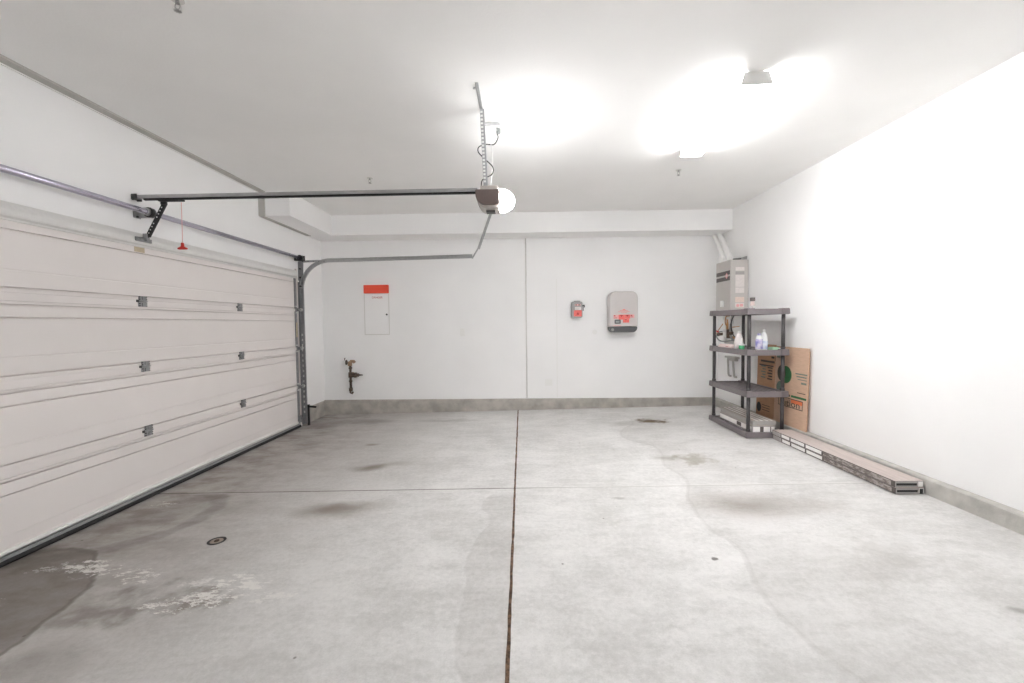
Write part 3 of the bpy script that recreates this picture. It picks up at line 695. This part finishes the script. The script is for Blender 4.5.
ds = thing('disconnect_switch', (.876, YB, 1.49), 'small grey electrical disconnect box with red warning sticker', 'electrical box')
MB().prism(rrect(.792, .955, 1.495, 1.738, .02), 'y', YB-.085, YB).build('enclosure', 'switch_grey', ds, .006)
m = MB(); m.box(.796, .951, YB-.092, YB-.085, 1.500, 1.725); m.box(.83, .92, YB-.088, YB-.03, 1.738, 1.752); m.build('cover', 'switch_grey', ds, .003)
MB().box(.838, .935, YB-.0935, YB-.092, 1.612, 1.658).build('white_label', 'label_paper', ds, label='white paper label')
st = MB().box(.822, .942, YB-.094, YB-.092, 1.512, 1.606).build('warning_sticker', 'sticker_red', ds, label='red warning sticker')
MB().prism([(.862, 1.54), (.902, 1.54), (.882, 1.578)], 'y', YB-.0955, YB-.094).build('warning_triangle', 'sticker_dark_red', st)
MB().prism(rrect(.835, .925, 1.676, 1.700, .011), 'y', YB-.0945, YB-.092).build('emblem', 'pink', ds)
for x in (.856, .902):
    MB().cyl((x, YB-.099, 1.688), (x, YB-.0945, 1.688), .010, n=12).build('screw', 'steel_dark', ds)
m = MB(); m.cyl((.955, YB-.05, 1.675), (.985, YB-.05, 1.675), .012, n=10); m.bar((.983, YB-.055, 1.685), (.983, YB-.10, 1.655), .016, .014); m.bar((.97, YB-.05, 1.66), (.97, YB-.05, 1.60), .012, .01, (1,0,0))
m.build('lever', 'steel_dark', ds, .002)

iv = thing('solar_inverter', (1.545, YB, 1.265), 'large rounded grey inverter box with red stickers on back wall', 'inverter')
YI = YB-.20; XI0, XI1, ZI0, ZI1 = 1.345, 1.770, 1.262, 1.880
def shell(x0, x1, z0, z1, r, y0, y1, ye):
    """rounded box whose front edges roll over"""
    m = MB(); n = 6; rings = []
    for y, ins in [(y1, 0), (y0+ye, 0)] + [(y0+ye*(1-math.sin(PI/2*i/5)), ye*(1-math.cos(PI/2*i/5))) for i in range(1, 6)]:
        rings.append([(x, y, z) for x, z in rrect(x0+ins, x1-ins, z0+ins, z1-ins, max(.01, r-ins), n)])
    k = len(rings[0]); vs = [v for r_ in rings for v in r_]; fs = [(i*k+j_, i*k+(j_+1) % k, (i+1)*k+(j_+1) % k, (i+1)*k+j_) for i in range(len(rings)-1) for j_ in range(k)]
    m.add(vs, fs, 0, True); m.add(rings[0], [list(range(k))]); m.add(rings[-1], [list(range(k))]); return m
o_ = shell(XI0, XI1, 1.345, ZI1, .085, YI, YB-.03, .035)
# flat lower edge where the grey cover meets the dark base
m = MB(); n = 6; 
def uprof(x0, x1, z0, z1, r):
    pts = [(x0, z0), (x1, z0)]
    for cx, a0 in ((x1-r, 0), (x0+r, 90)):
        for i in range(n+1):
            t = math.radians(a0+90*i/n); pts.append((cx+r*math.cos(t), z1-r+r*math.sin(t)))
    return pts
m.prism(uprof(XI0, XI1, 1.352, ZI1, .088), 'y', YI, YB-.02)
m.build('front_cover', 'inverter_grey', iv, .018, 4)
m = MB(); pts = [(XI1-.004, 1.349), (XI0+.004, 1.349)]
for cx, a0 in ((XI0+.004+.07, 180), (XI1-.004-.07, 270)):
    for i in range(n+1):
        t = math.radians(a0+90*i/n); pts.append((cx+.07*math.cos(t), ZI0+.07+.07*math.sin(t)))
m.prism(pts, 'y', YI+.012, YB-.02); m.build('base_cover', 'inverter_dark', iv, .012, 3, label='dark grey base cover')
MB().box(XI0+.05, XI1-.05, YB-.02, YB+.002, 1.33, 1.83).build('wall_bracket', 'galvanised_dull', iv)
MB().cyl((1.392, YI+.006, 1.305), (1.392, YI+.014, 1.305), .022, n=16).build('knob', 'switch_grey', iv)
em = MB()
for k, (a, b_) in enumerate(((1.50, 1.62), (1.475, 1.645), (1.515, 1.605))):
    em.box(a, b_, YI-.0012, YI, 1.588-.017*k, 1.594-.017*k)
em.prism([(1.53, 1.600), (1.59, 1.600), (1.57, 1.612), (1.55, 1.612)], 'y', YI-.0012, YI)
em.build('emblem', 'sticker_red', iv, label='small red printed emblem')
for a, b_, z0, z1, mt in ((1.402, 1.478, 1.468, 1.526, 'pink'), (1.480, 1.566, 1.455, 1.530, 'sticker_red'), (1.568, 1.652, 1.468, 1.530, 'sticker_red'), (1.654, 1.715, 1.482, 1.530, 'pink')):
    s_ = MB().box(a, b_, YI-.0014, YI, z0, z1).build('warning_sticker', mt, iv, label='red warning sticker' if mt != 'pink' else 'pale red sticker')
    cx = (a+b_)/2
    if mt != 'pink': MB().prism([(cx-.022, z1-.006), (cx+.022, z1-.006), (cx, z1-.034)], 'y', YI-.0022, YI-.0014).build('warning_mark', 'sticker_dark_red', s_)
    else: MB().box(a+.006, a+.03, YI-.0022, YI-.0014, z1-.02, z1-.006).box(a+.006, b_-.02, YI-.0022, YI-.0014, z0+.01, z0+.016).build('warning_mark', 'sticker_dark_red', s_)
MB().box(1.545, 1.638, YI-.0018, YI, 1.410, 1.466).build('sticker', 'sticker_red', iv, label='red sticker')
MB().cyl((1.588, YI-.004, 1.452), (1.588, YI-.0018, 1.452), .007, n=8).build('indicator', 'black', iv)
dp = MB().prism(rrect(1.418, 1.512, 1.392, 1.456, .014), 'y', YI-.006, YI).build('display', 'inverter_dark', iv, .002, label='small dark display')
MB().box(1.436, 1.490, YI-.0068, YI-.006, 1.410, 1.436).build('screen', 'hose_grey', dp)
MB().box(1.40, 1.52, YI-.0012, YI, 1.360, 1.368).build('red_line', 'pink', iv)

# ------------------------------------------------------------------ tankless water heater on the right wall
wh = thing('water_heater', (2.93, 6.0, 1.54), 'grey tankless water heater on right wall in the far corner', 'water heater')
HX0, HY0, HY1, HZ0, HZ1 = 2.805, 5.795, 6.215, 1.545, 2.235
MB().box(HX0+.022, XR-.012, HY0+.004, HY1-.004, HZ0+.004, HZ1-.004).build('casing', 'heater_grey', wh, .004)
MB().box(HX0, HX0+.030, HY0, HY1, HZ0, HZ1).build('front_cover', 'heater_grey', wh, .008, 3)
MB().box(XR-.012, XR, HY0+.06, HY1-.06, HZ0-.03, HZ1+.05).build('wall_bracket', 'galvanised', wh)
m = MB(); m.box(HX0-.0012, HX0, HY0+.014, HY1-.012, 2.040, 2.094); m.box(HX0-.0012, HX0, HY0+.014, HY1-.012, 1.962, 2.016)
m.build('stripe', 'heater_stripe', wh, label='dark brown stripes')
m = MB(); yc = HY0+.105; m.prism([(yc-.042, 2.028), (yc, 2.068), (yc+.042, 2.028), (yc, 1.988)], 'x', HX0-.0024, HX0-.0012); dm = m.build('emblem', 'pink', wh, label='pink diamond emblem')
MB().prism([(yc-.022, 2.028), (yc, 2.048), (yc+.022, 2.028), (yc, 2.008)], 'x', HX0-.0032, HX0-.0024).build('emblem_centre', 'label_paper', dm)
MB().box(HX0-.016, HX0, 5.965, 6.055, 1.612, 1.700).build('controller', 'white_plastic', wh, .006, label='small white controller')
m = MB()
for z0, z1, mt in ((2.085, 2.132, 'label_paper'), (2.035, 2.075, 'carton_grey'), (1.87, 2.03, 'label_paper'), (1.79, 1.862, 'label_paper'), (1.665, 1.735, 'label_paper_warm'), (1.595, 1.655, 'label_paper')):
    lb = MB().box(2.873, 2.990, HY0+.0025, HY0+.004, z0, z1).build('label', mt, wh, label='paper information label')
MB().cyl((2.905, HY0-.001, 1.622), (2.905, HY0+.0025, 1.622), .020, n=16).box(2.935, 2.975, HY0+.001, HY0+.0025, 1.608, 1.642).build('label_mark', 'pink', lb)
MB().bar((2.86, HY0+.05, HZ1+.006), (2.99, HY0+.10, HZ1+.022), .02, .012).build('top_bracket', 'steel_dark', wh, .002)
for (x, y, X2, Y2) in ((2.857, 6.095, 2.965, 6.62), (2.875, 5.965, 2.985, 6.50)):
    v = MB(); v.tube(smooth_path([(x, y, HZ1-.002), (x, y, HZ1+.05), (x+.003, y+.03, HZ1+.085), (X2, Y2-.05, ZS-.075), (X2, Y2, ZS-.035), (X2, Y2, ZS)], 5), .031, n=16)
    v.cyl((x, y, HZ1-.002), (x, y, HZ1+.045), .037, n=18); v.build('vent_pipe', 'pvc_white', wh, label='white plastic vent pipe')
# plumbing underneath
def pipe(name, pts, r, mt, label=None): return MB().tube(smooth_path(pts, 5), r, n=10).build(name, mt, wh, label=label)
ZB = HZ0+.006
pipe('water_pipe', [(2.90, 6.13, ZB), (2.90, 6.13, 1.46), (2.905, 6.14, 1.22), (2.93, 6.16, 1.12), (3.05, 6.16, 1.10)], .028, 'pvc_white', 'pale insulated pipe')
pipe('water_pipe', [(2.90, 6.04, ZB), (2.895, 6.04, 1.45), (2.89, 6.035, 1.30), (2.90, 6.03, 1.20), (3.05, 6.03, 1.18)], .019, 'copper', 'copper pipe')
pipe('gas_pipe', [(2.92, 5.93, ZB), (2.90, 5.93, 1.48), (2.87, 5.90, 1.38), (2.86, 5.90, 1.26), (2.90, 5.90, 1.16), (3.05, 5.90, 1.13)], .015, 'switch_grey', 'steel gas pipe')
pipe('wire_loop', [(2.97, 5.88, ZB), (2.90, 5.86, 1.50), (2.86, 5.85, 1.44), (2.85, 5.86, 1.36), (2.88, 5.88, 1.26), (2.93, 5.90, 1.20), (3.05, 5.90, 1.22)], .008, 'wire_black', 'black wire loop')
pipe('wire_loop', [(2.97, 5.97, ZB), (2.87, 5.98, 1.52), (2.84, 6.00, 1.44), (2.86, 6.02, 1.36), (2.92, 6.03, 1.33), (3.05, 6.03, 1.34)], .007, 'copper', 'tan wire loop')
pipe('drain_hose', [(2.90, 6.16, 1.27), (2.86, 6.22, 1.26), (2.83, 6.24, 1.20), (2.85, 6.19, 1.14), (2.90, 6.12, 1.13), (3.05, 6.10, 1.15)], .009, 'hose_grey', 'grey drain hose')
pipe('drain_hose', [(2.90, 6.16, 1.40), (2.87, 6.22, 1.32), (2.845, 6.27, 1.24), (2.86, 6.27, 1.20)], .006, 'copper')
m = MB(); m.cyl((2.845, 6.24, 1.225), (2.90, 6.16, 1.235), .020, n=12); m.cyl((2.86, 6.25, 1.20), (2.86, 6.25, 1.245), .016, n=10); m.build('valve', 'pipe_bronze', wh)
MB().bar((2.835, 6.19, 1.262), (2.835, 6.26, 1.275), .018, .012).build('valve_handle', 'red', wh, .002, label='red valve handle')
m = MB()
for (x, y, z) in ((2.90, 6.13, 1.45), (2.90, 6.13, 1.28), (2.895, 6.04, 1.46), (2.87, 5.90, 1.40), (2.87, 5.90, 1.25)):
    MB().cyl((x, y, z-.02), (x, y, z+.02), .034, n=8).build('pipe_fitting', 'steel_bright' if y > 6.1 or z > 1.39 else 'pipe_bronze', wh)
MB().box(2.85, 2.90, 5.975, 6.03, 1.20, 1.30).build('filter_housing', 'steel_bright', wh, .006)
MB().cyl((2.86, 5.94, 1.18), (2.86, 5.94, 1.30), .03, n=12).build('drip_leg', 'pipe_bronze', wh)
m = MB(); m.box(2.87, 2.91, 5.92, 5.98, 1.40, 1.47); m.cyl((2.875, 5.93, 1.31), (2.875, 5.93, 1.40), .022, n=12); m.build('solenoid', 'steel_bright', wh)
# small stub shelf-bracket with two condensate pipes lower down the wall
cp = thing('condensate_pipes', (3.0, 6.2, .62), 'pair of thin grey drain pipes low in the far right corner', 'pipe')
MB().box(2.985, XR, 6.02, 6.32, .885, .912).box(3.0, XR, 6.06, 6.28, .850, .885).build('bracket', 'trim_grey', cp, .003)
for y0, y1 in ((6.13, 6.10), (6.28, 6.26)):
    MB().tube(smooth_path([(3.015, y0, .86), (3.015, y1, .66), (3.03, y1, .625), (XR, y1, .62)]), .014, n=12).build('drain_pipe', 'trim_grey', cp)

# ------------------------------------------------------------------ plastic shelving unit
SX0, SX1, SY0, SY1 = 2.492, 2.945, 4.755, 5.685
FZ = fz(2.5)
sh = thing('shelving_unit', ((SX0+SX1)/2, (SY0+SY1)/2, FZ), 'dark grey plastic four-tier shelving unit in far right corner', 'shelving unit')
tops = [.172, .628, 1.090, 1.545]
posts = [(SX0+.040, SY0+.040), (SX1-.040, SY0+.040), (SX0+.040, SY1-.040), (SX1-.040, SY1-.040)]
LE = [.2]
for k, zt in enumerate(tops):
    z0 = zt-.062 if k else fz(SX1)+.001
    m = MB(); fl = .006
    def frame(x0, x1, y0, y1, z0, z1, t, o):
        # rim with a flared skirt
        outer_t = [(x0, y0), (x1, y0), (x1, y1), (x0, y1)]; outer_b = [(x0-o, y0-o), (x1+o, y0-o), (x1+o, y1+o), (x0-o, y1+o)]
        inn = [(x0+t, y0+t), (x1-t, y0+t), (x1-t, y1-t), (x0+t, y1-t)]
        vs = [(x, y, z1) for x, y in outer_t] + [(x, y, z0) for x, y in outer_b] + [(x, y, z0) for x, y in inn] + [(x, y, z1) for x, y in inn]
        fs = []
        for i in range(4):
            j_ = (i+1) % 4
            fs += [(i, j_, 4+j_, 4+i), (4+i, 4+j_, 8+j_, 8+i), (8+i, 8+j_, 12+j_, 12+i), (12+i, 12+j_, j_, i)]
        m.add(vs, fs)
    frame(SX0+fl, SX1-fl, SY0+fl, SY1-fl, z0, zt, .022, fl)
    zc = zt-.016
    ns = 7; wd = (SX1-SX0-.064)
    for i in range(ns):
        x = SX0+.032 + wd*(i+.5)/ns; m.box(x-.017, x+.017, SY0+.03, SY1-.03, zc-.006, zc+.004)
    for i in range(5):
        y = SY0+.04 + (SY1-SY0-.08)*i/4; m.box(SX0+.03, SX1-.03, y-.012, y+.012, zc-.022, zc-.002)
    m.build('shelf', 'shelf_grey', sh, .003)
    cp_ = MB()
    for x, y in posts:                                   # collar blocks at the corners
        o = .004; x0, x1 = (SX0-.002, SX0+.078) if x < 2.7 else (SX1-.078, SX1+.002); y0, y1 = (SY0-.004, SY0+.078) if y < 5.2 else (SY1-.078, SY1+.004)
        t_ = zt+.006; vs = []
        for (z, e) in ((t_, 0), (z0+.004, o)):
            vs += [(x0-(e if x < 2.7 else 0), y0-(e if y < 5.2 else 0), z), (x1+(e if x > 2.7 else 0), y0-(e if y < 5.2 else 0), z), (x1+(e if x > 2.7 else 0), y1+(e if y > 5.2 else 0), z), (x0-(e if x < 2.7 else 0), y1+(e if y > 5.2 else 0), z)]
        cp_ = MB().add(vs, [(0,1,2,3),(7,6,5,4),(0,4,5,1),(1,5,6,2),(2,6,7,3),(3,7,4,0)])
        cp_.build('corner_collar', 'shelf_grey', sh, .003)
for k in range(3):
    for x, y in posts:
        m = MB(); z0, z1 = tops[k]+.004, tops[k+1]-.058
        m.cyl((x, y, z0), (x, y, z1), .019, n=18); m.cyl((x, y, z0), (x, y, z0+.03), .023, n=18)
        m.build('post', 'shelf_leg', sh)

# ------------------------------------------------------------------ things on the shelves
S2 = 1.080; S3 = 1.552
def bottle(name, x, y, z, prof, mt, label, cat, cap=None, lab=None, sx=1, sy=1, group=None):
    t = thing(name, (x, y, z), label, cat, group)
    MB().lathe((x, y, z), prof, 24, 0, sx, sy).build('body', mt, t)
    if cap: MB().lathe((x, y, z+cap[0]), [(cap[1], 0), (cap[1], cap[2]*.9), (cap[1]*.85, cap[2])], 18).build('cap', cap[3], t)
    if lab: MB().lathe((x, y, z), [(lab[0], lab[1]), (lab[0]+.0006, lab[1]+.001), (lab[0]+.0006, lab[2]-.001), (lab[0], lab[2])], 24, 0, sx, sy).build('label', lab[3], t, label='printed paper label')
    return t
zsh = tops[2]-.0095
bottle('detergent_bottle', 2.715, 4.93, zsh, [(.030,0),(.036,.006),(.036,.13),(.030,.155),(.016,.165),(.016,.172)], 'bottle_white', 'purple labelled cleaner bottle behind the near post of the shelving', 'bottle', (.168, .018, .022, 'label_purple'), (.0365, .015, .125, 'label_purple'))
bottle('bleach_bottle', 2.785, 4.96, zsh, [(.034,0),(.040,.008),(.040,.13),(.034,.165),(.020,.195),(.014,.205),(.014,.21)], 'bottle_white', 'tall white bottle with pale blue label on the second shelf from top', 'bottle', (.205, .017, .030, 'white_plastic'), (.0405, .012, .10, 'label_blue'))
sp = bottle('squeeze_bottle', 2.605, 5.16, zsh, [(.050,0),(.056,.008),(.054,.06),(.046,.12),(.030,.175),(.018,.19),(.018,.196)], 'bottle_milky', 'cloudy white squeeze bottle below the water heater pipes', 'bottle', (.194, .020, .022, 'white_plastic'), None, 1, .7)
gj = bottle('glue_pot', 2.556, 5.00, zsh, [(.026,0),(.030,.004),(.030,.048),(.028,.052)], 'green_plastic', 'small green pot with white lid and nozzle on the shelf', 'pot', (.050, .033, .016, 'white_plastic'))
MB().cyl((2.556, 5.00, zsh+.064), (2.556, 5.00, zsh+.135), .011, .007, n=12).build('nozzle', 'white_plastic', gj)
pk = thing('cleaning_pouch', (2.575, 5.36, zsh), 'flat pale pink pouch lying left of the green pot', 'pouch')
MB().prism([(2.530, zsh), (2.635, zsh), (2.643, zsh+.02), (2.615, zsh+.045), (2.555, zsh+.048), (2.527, zsh+.02)], 'y', 5.20, 5.54).build('body', 'pouch_pink', pk, .012, 3)
MB().box(2.5295, 2.5345, 5.27, 5.33, zsh+.010, zsh+.024).build('printed_mark', 'sticker_dark_red', pk)
MB().box(2.5295, 2.5345, 5.40, 5.48, zsh+.008, zsh+.02).build('printed_mark', 'sticker_dark_red', pk)
gp = thing('sponge_packet', (2.86, 4.88, zsh), 'pale green sponge packet on the shelf edge before the cardboard', 'packet')
MB().box(2.825, 2.895, 4.845, 4.945, zsh, zsh+.034).build('body', 'green_pale', gp, .008)
MB().box(2.895, 2.915, 4.85, 4.91, zsh+.002, zsh+.026).build('end_fold', 'carton_white', gp, .003)
t3 = tops[3]-.0105
tb = thing('dropper_bottle', (2.605, 4.87, t3), 'tiny white bottle with square dark cap on the top shelf', 'bottle')
MB().cyl((2.605, 4.87, t3), (2.605, 4.87, t3+.006), .018, n=14).cyl((2.605, 4.87, t3+.006), (2.605, 4.87, t3+.055), .006, n=10).build('stem', 'bottle_milky', tb)
MB().box(2.577, 2.633, 4.862, 4.878, t3+.05, t3+.06).box(2.588, 2.622, 4.858, 4.882, t3+.06, t3+.098).build('body', 'pouch_pink', tb, .003)
MB().box(2.585, 2.625, 4.85, 4.89, t3+.098, t3+.140).build('cap', 'heater_stripe', tb, .004, label='square dark cap')

# ------------------------------------------------------------------ flooring cartons
def carton(name, x0, x1, y0, y1, z, h, label, group, style, rot=0):
    cx, cy = (x0+x1)/2, (y0+y1)/2
    t = thing(name, (cx, cy, z), label, 'carton', group); t['_base'] = (cx, cy, z)
    MB().box(x0, x1, y0, y1, z, z+h).build('body', 'carton_dark' if style == 'floor' else 'carton_grey', t, .002)
    MB().box(x0+.001, x1-.001, y0+.001, y1-.001, z+h, z+h+.0012).build('top_face', 'plank_top' if style == 'floor' else 'carton_top', t)
    L = y1-y0
    if style == 'floor':
        for a, b_ in ((.50, .64), (.655, .79), (.805, .89)):
            MB().box(x0-.001, x0, y0+L*a, y0+L*b_, z+.008, z+h-.007).build('side_label', 'carton_white', t, label='white side label')
        MB().box(x0-.001, x0, y0+L*.02, y0+L*.485, z+.006, z+h-.006).build('side_print', 'carton_print', t, label='mottled printed side')
        MB().box(x0-.001, x0, y0+L*.90, y1-.005, z+.004, z+h-.004).build('side_flap', 'carton_grey', t)
        MB().box(x0+.004, x1-.004, y0-.0015, y0, z+.003, z+h-.002).build('end_flap', 'carton_grey', t)
        MB().box(x0+.012, x1-.050, y0-.0025, y0-.0015, z+.014, z+h-.016).build('end_slot', 'black', t, label='dark slot in the end')
        MB().box(x1-.040, x1-.006, y0-.0025, y0-.0015, z+.006, z+h-.004).build('end_label', 'carton_white', t)
    else:
        MB().box(x0-.001, x0, y0+.015, y1-.01, z+.012, z+h-.014).build('side_label', 'carton_white', t, label='white side label')
        MB().box(x0-.0022, x0-.001, y0+.24, y0+.34, z+.016, z+h-.018).build('side_mark', 'carton_dark', t)
        MB().box(x0+.01, x1-.008, y0-.001, y0, z+.010, z+h-.012).build('end_label', 'carton_white', t)
        MB().box(x0+.085, x0+.125, y0-.002, y0-.001, z+.008, z+h-.010).box(x1-.055, x1-.045, y0-.002, y0-.001, z+.010, z+h-.012).build('end_mark', 'carton_dark', t)
    if rot: t.rotation_euler = (0, 0, rot)
    return t
z0 = fz(2.985)+.001
c1 = carton('flooring_carton', 2.772, 2.984, 3.19, 4.735, z0, .047, 'long flat flooring carton on the floor by the right wall, lower one', 'flooring cartons along the right wall', 'floor')
c2 = carton('flooring_carton', 2.770, 2.982, 3.195, 4.745, z0+.0485, .047, 'long flat flooring carton by the right wall, upper of the two', 'flooring cartons along the right wall', 'floor')
MB().box(2.948, 2.972, 3.186, 3.190, z0+.002, z0+.040).build('strap', 'black', c1, label='black strap end')
zb = tops[0]-.0105
carton('flooring_carton', 2.582, 2.835, 4.80, 5.58, zb, .078, 'white sided flooring carton on the bottom shelf, lower of the two', 'flooring cartons on the bottom shelf', 'shelf')
c4 = carton('flooring_carton', 2.600, 2.850, 4.815, 5.60, zb+.080, .050, 'grey topped flooring carton on the bottom shelf, upper of the two', 'flooring cartons on the bottom shelf', 'bare')
for ch in list(c4.children):
    if ch.name.startswith(('side_', 'end_')): bpy.data.objects.remove(ch)
for x in (2.645, 2.70, 2.76, 2.81):
    MB().box(x-.009, x+.009, 4.82, 5.595, zb+.1312, zb+.1345).build('top_band', 'carton_white', c4, label='pale band')

# ------------------------------------------------------------------ flattened cardboard box leaning on the wall
cb = thing('cardboard_box', (3.0, 5.0, .23), 'flattened brown cardboard box leaning on the right wall behind shelving', 'cardboard box')
def panel(y0, y1, zb_, zt_, xb, xt, th, mt, name, bev=.002):
    m = MB(); vs = [(xb, y0, zb_), (xb+th, y0, zb_), (xb+th, y1, zb_), (xb, y1, zb_), (xt, y0, zt_), (xt+th, y0, zt_), (xt+th, y1, zt_), (xt, y1, zt_)]
    return m.add(vs, [(0,1,2,3),(7,6,5,4),(0,4,5,1),(1,5,6,2),(2,6,7,3),(3,7,4,0)]).build(name, mt, cb, bev)
XB_, XT_ = 2.998, 3.018
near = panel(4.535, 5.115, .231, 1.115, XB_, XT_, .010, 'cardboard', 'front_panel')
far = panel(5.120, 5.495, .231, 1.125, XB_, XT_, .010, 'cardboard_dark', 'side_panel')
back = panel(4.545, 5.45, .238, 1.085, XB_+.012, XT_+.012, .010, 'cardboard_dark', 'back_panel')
def xs(z): return XB_ + (XT_-XB_)*(z-.231)/.884
def ink(y0, y1, z0_, z1_, mt, par, off=0.0012, name='printed_mark'):
    m = MB(); a, b_ = xs(z0_)-off, xs(z1_)-off; 
    m.add([(a, y0, z0_), (a+.001, y0, z0_), (a+.001, y1, z0_), (a, y1, z0_), (b_, y0, z1_), (b_+.001, y0, z1_), (b_+.001, y1, z1_), (b_, y1, z1_)], [(0,1,2,3),(7,6,5,4),(0,4,5,1),(1,5,6,2),(2,6,7,3),(3,7,4,0)])
    return m.build(name, mt, par)
def blob(yc_, zc_, ry, rz_, mt, par, off):
    m = MB(); n = 24; o1 = []; o2 = []
    for i in range(n):
        t = 2*PI*i/n; y = yc_+ry*math.cos(t); z = zc_+rz_*math.sin(t); o1.append((xs(z)-off-.001, y, z)); o2.append((xs(z)-off, y, z))
    m.add(o1+o2, [list(range(n)), list(range(2*n-1, n-1, -1))] + [(i, (i+1) % n, n+(i+1) % n, n+i) for i in range(n)])
    return m.build('logo_or_hole', mt, par, label='printed logo or painted dark hole')
blob(4.91, .80, .105, .098, 'ink_green', near, .0004)
blob(4.99, .81, .075, .09, 'ink', near, .0016)
blob(5.0, .64, .075, .075, 'ink_teal', near, .0016)
ROT = (PI/2, 0, -PI/2)
def cardtext(body, y, z, size, mt, par, name='printing'):
    # letters lie on the leaning face
    return text(name, body, size, mt, par, (xs(z)-.0016, y, z), ROT)
ink(4.545, 4.74, .825, .838, 'ink_teal', near); ink(4.555, 4.72, .795, .808, 'ink_teal', near); ink(4.55, 4.70, .768, .776, 'ink_teal', near); ink(4.555, 4.64, .725, .745, 'ink_teal', near)
ink(4.565, 4.70, .622, .630, 'ink', near); ink(4.548, 4.80, .560, .584, 'ink_green', near); ink(4.82, 4.86, .560, .584, 'ink', near)
# boxed word
ink(4.60, 4.80, .495, .543, 'ink_orange', near, .0010)
for a_ in ((4.60, 5.03, .535, .543), (4.60, 5.03, .440, .448), (4.60, 4.608, .440, .543), (5.022, 5.03, .440, .543)): ink(*a_, 'ink', near, .0018)
cardtext('ution', 4.80, .484, .105, 'ink', near).scale = (1.45, 1, 1)
ink(5.13, 5.42, .935-.03, .945-.015, 'ink', far); ink(5.02, 5.09, .98, 1.05, 'ink_teal', near)
for i in range(5): ink(5.17+.0, 5.27-(i % 2)*.02, .70+.034*i, .716+.034*i, 'ink', far); ink(5.31, 5.41-(i % 2)*.03, .71+.034*i, .724+.034*i, 'ink_teal', far)
ink(5.15, 5.45, .86, .874, 'black', far); ink(5.14, 5.20, .96, .985, 'ink', far); ink(5.38, 5.41, .98, 1.04, 'ink', far); ink(5.116, 5.122, .93, 1.09, 'ink', far)
blob(5.43, .335, .05, .06, 'black', far, .0004)  # black oval painted in for the dark handle cutout
for i in range(3): ink(5.20, 5.36, .31+.03*i, .318+.03*i, 'ink', far)

# ------------------------------------------------------------------ floor cleanout cover
cc = thing('floor_cleanout', (-1.98, 2.683, fz(-1.98)), 'small round rusty cleanout cover set in the concrete floor', 'floor cover')
zf = fz(-1.98)
m = MB(); N_ = 28
vs = []; 
for r, dz in ((.052, 0), (.054, .003), (.040, .003), (.038, 0)):
    for i in range(N_): t = 2*PI*i/N_; x = -1.98+r*math.cos(t); vs.append((x, 2.683+r*math.sin(t), fz(x)+dz))
m.add(vs, [(a*N_+i, a*N_+(i+1) % N_, ((a+1) % 4)*N_+(i+1) % N_, ((a+1) % 4)*N_+i) for a in range(4) for i in range(N_)])
m.build('ring', 'black', cc)
m = MB().cyl((-1.98, 2.683, zf-.004), (-1.98, 2.683, zf+.0015), .038, n=28); m.build('cover', 'cover_tan', cc)
MB().cyl((-1.98, 2.683, zf+.0015), (-1.98, 2.683, zf+.005), .016, n=6).build('plug', 'cast_iron', cc)

# ------------------------------------------------------------------ lights
FILL_SKY = 1.25  # sky strength, set as fill entering by the added window

# ------------------------------------------------------------------ world, camera, colour
w = bpy.data.worlds.new('world'); scene.world = w; w.use_nodes = True
w.node_tree.nodes['Background'].inputs[0].default_value = (.93, .96, 1, 1); w.node_tree.nodes['Background'].inputs[1].default_value = FILL_SKY
yaw, pitch, roll, H, F = .0199, -.0405, .0105, 1.4046, 428.45
def d0(x, y2, z2):
    c, s = math.cos(pitch), math.sin(pitch); y = c*y2 - s*z2; Z = s*y2 + c*z2
    c, s = math.cos(yaw), math.sin(yaw); return Vector((c*x - s*y, s*x + c*y, Z))
c, s = math.cos(roll), math.sin(roll)
right0, up0, fwd = d0(1,0,0), d0(0,0,1), d0(0,1,0)
right = right0*c - up0*s; up = right0*s + up0*c
cam = bpy.data.cameras.new('camera'); cam.sensor_width = 36; cam.lens = F/1024*36; cam.clip_start = .02
co = bpy.data.objects.new('camera', cam); C.objects.link(co)
M = Matrix((right, up, -fwd)).transposed().to_4x4(); M.translation = Vector((0, 0, H)); co.matrix_world = M
scene.camera = co
vs_ = scene.view_settings; vs_.view_transform = 'Standard'; vs_.look = 'None'; vs_.gamma = 1; vs_.use_curve_mapping = False; vs_.exposure = 2.44
scene.cycles.max_bounces = 12; scene.cycles.diffuse_bounces = 8; scene.cycles.use_adaptive_sampling = False
scene.cycles.use_denoising = True; scene.cycles.denoiser = 'OPENIMAGEDENOISE'; scene.cycles.denoising_input_passes = 'RGB_ALBEDO_NORMAL'; scene.cycles.denoising_prefilter = 'ACCURATE'
for o in list(bpy.data.objects):
    if '_base' in o: del o['_base']
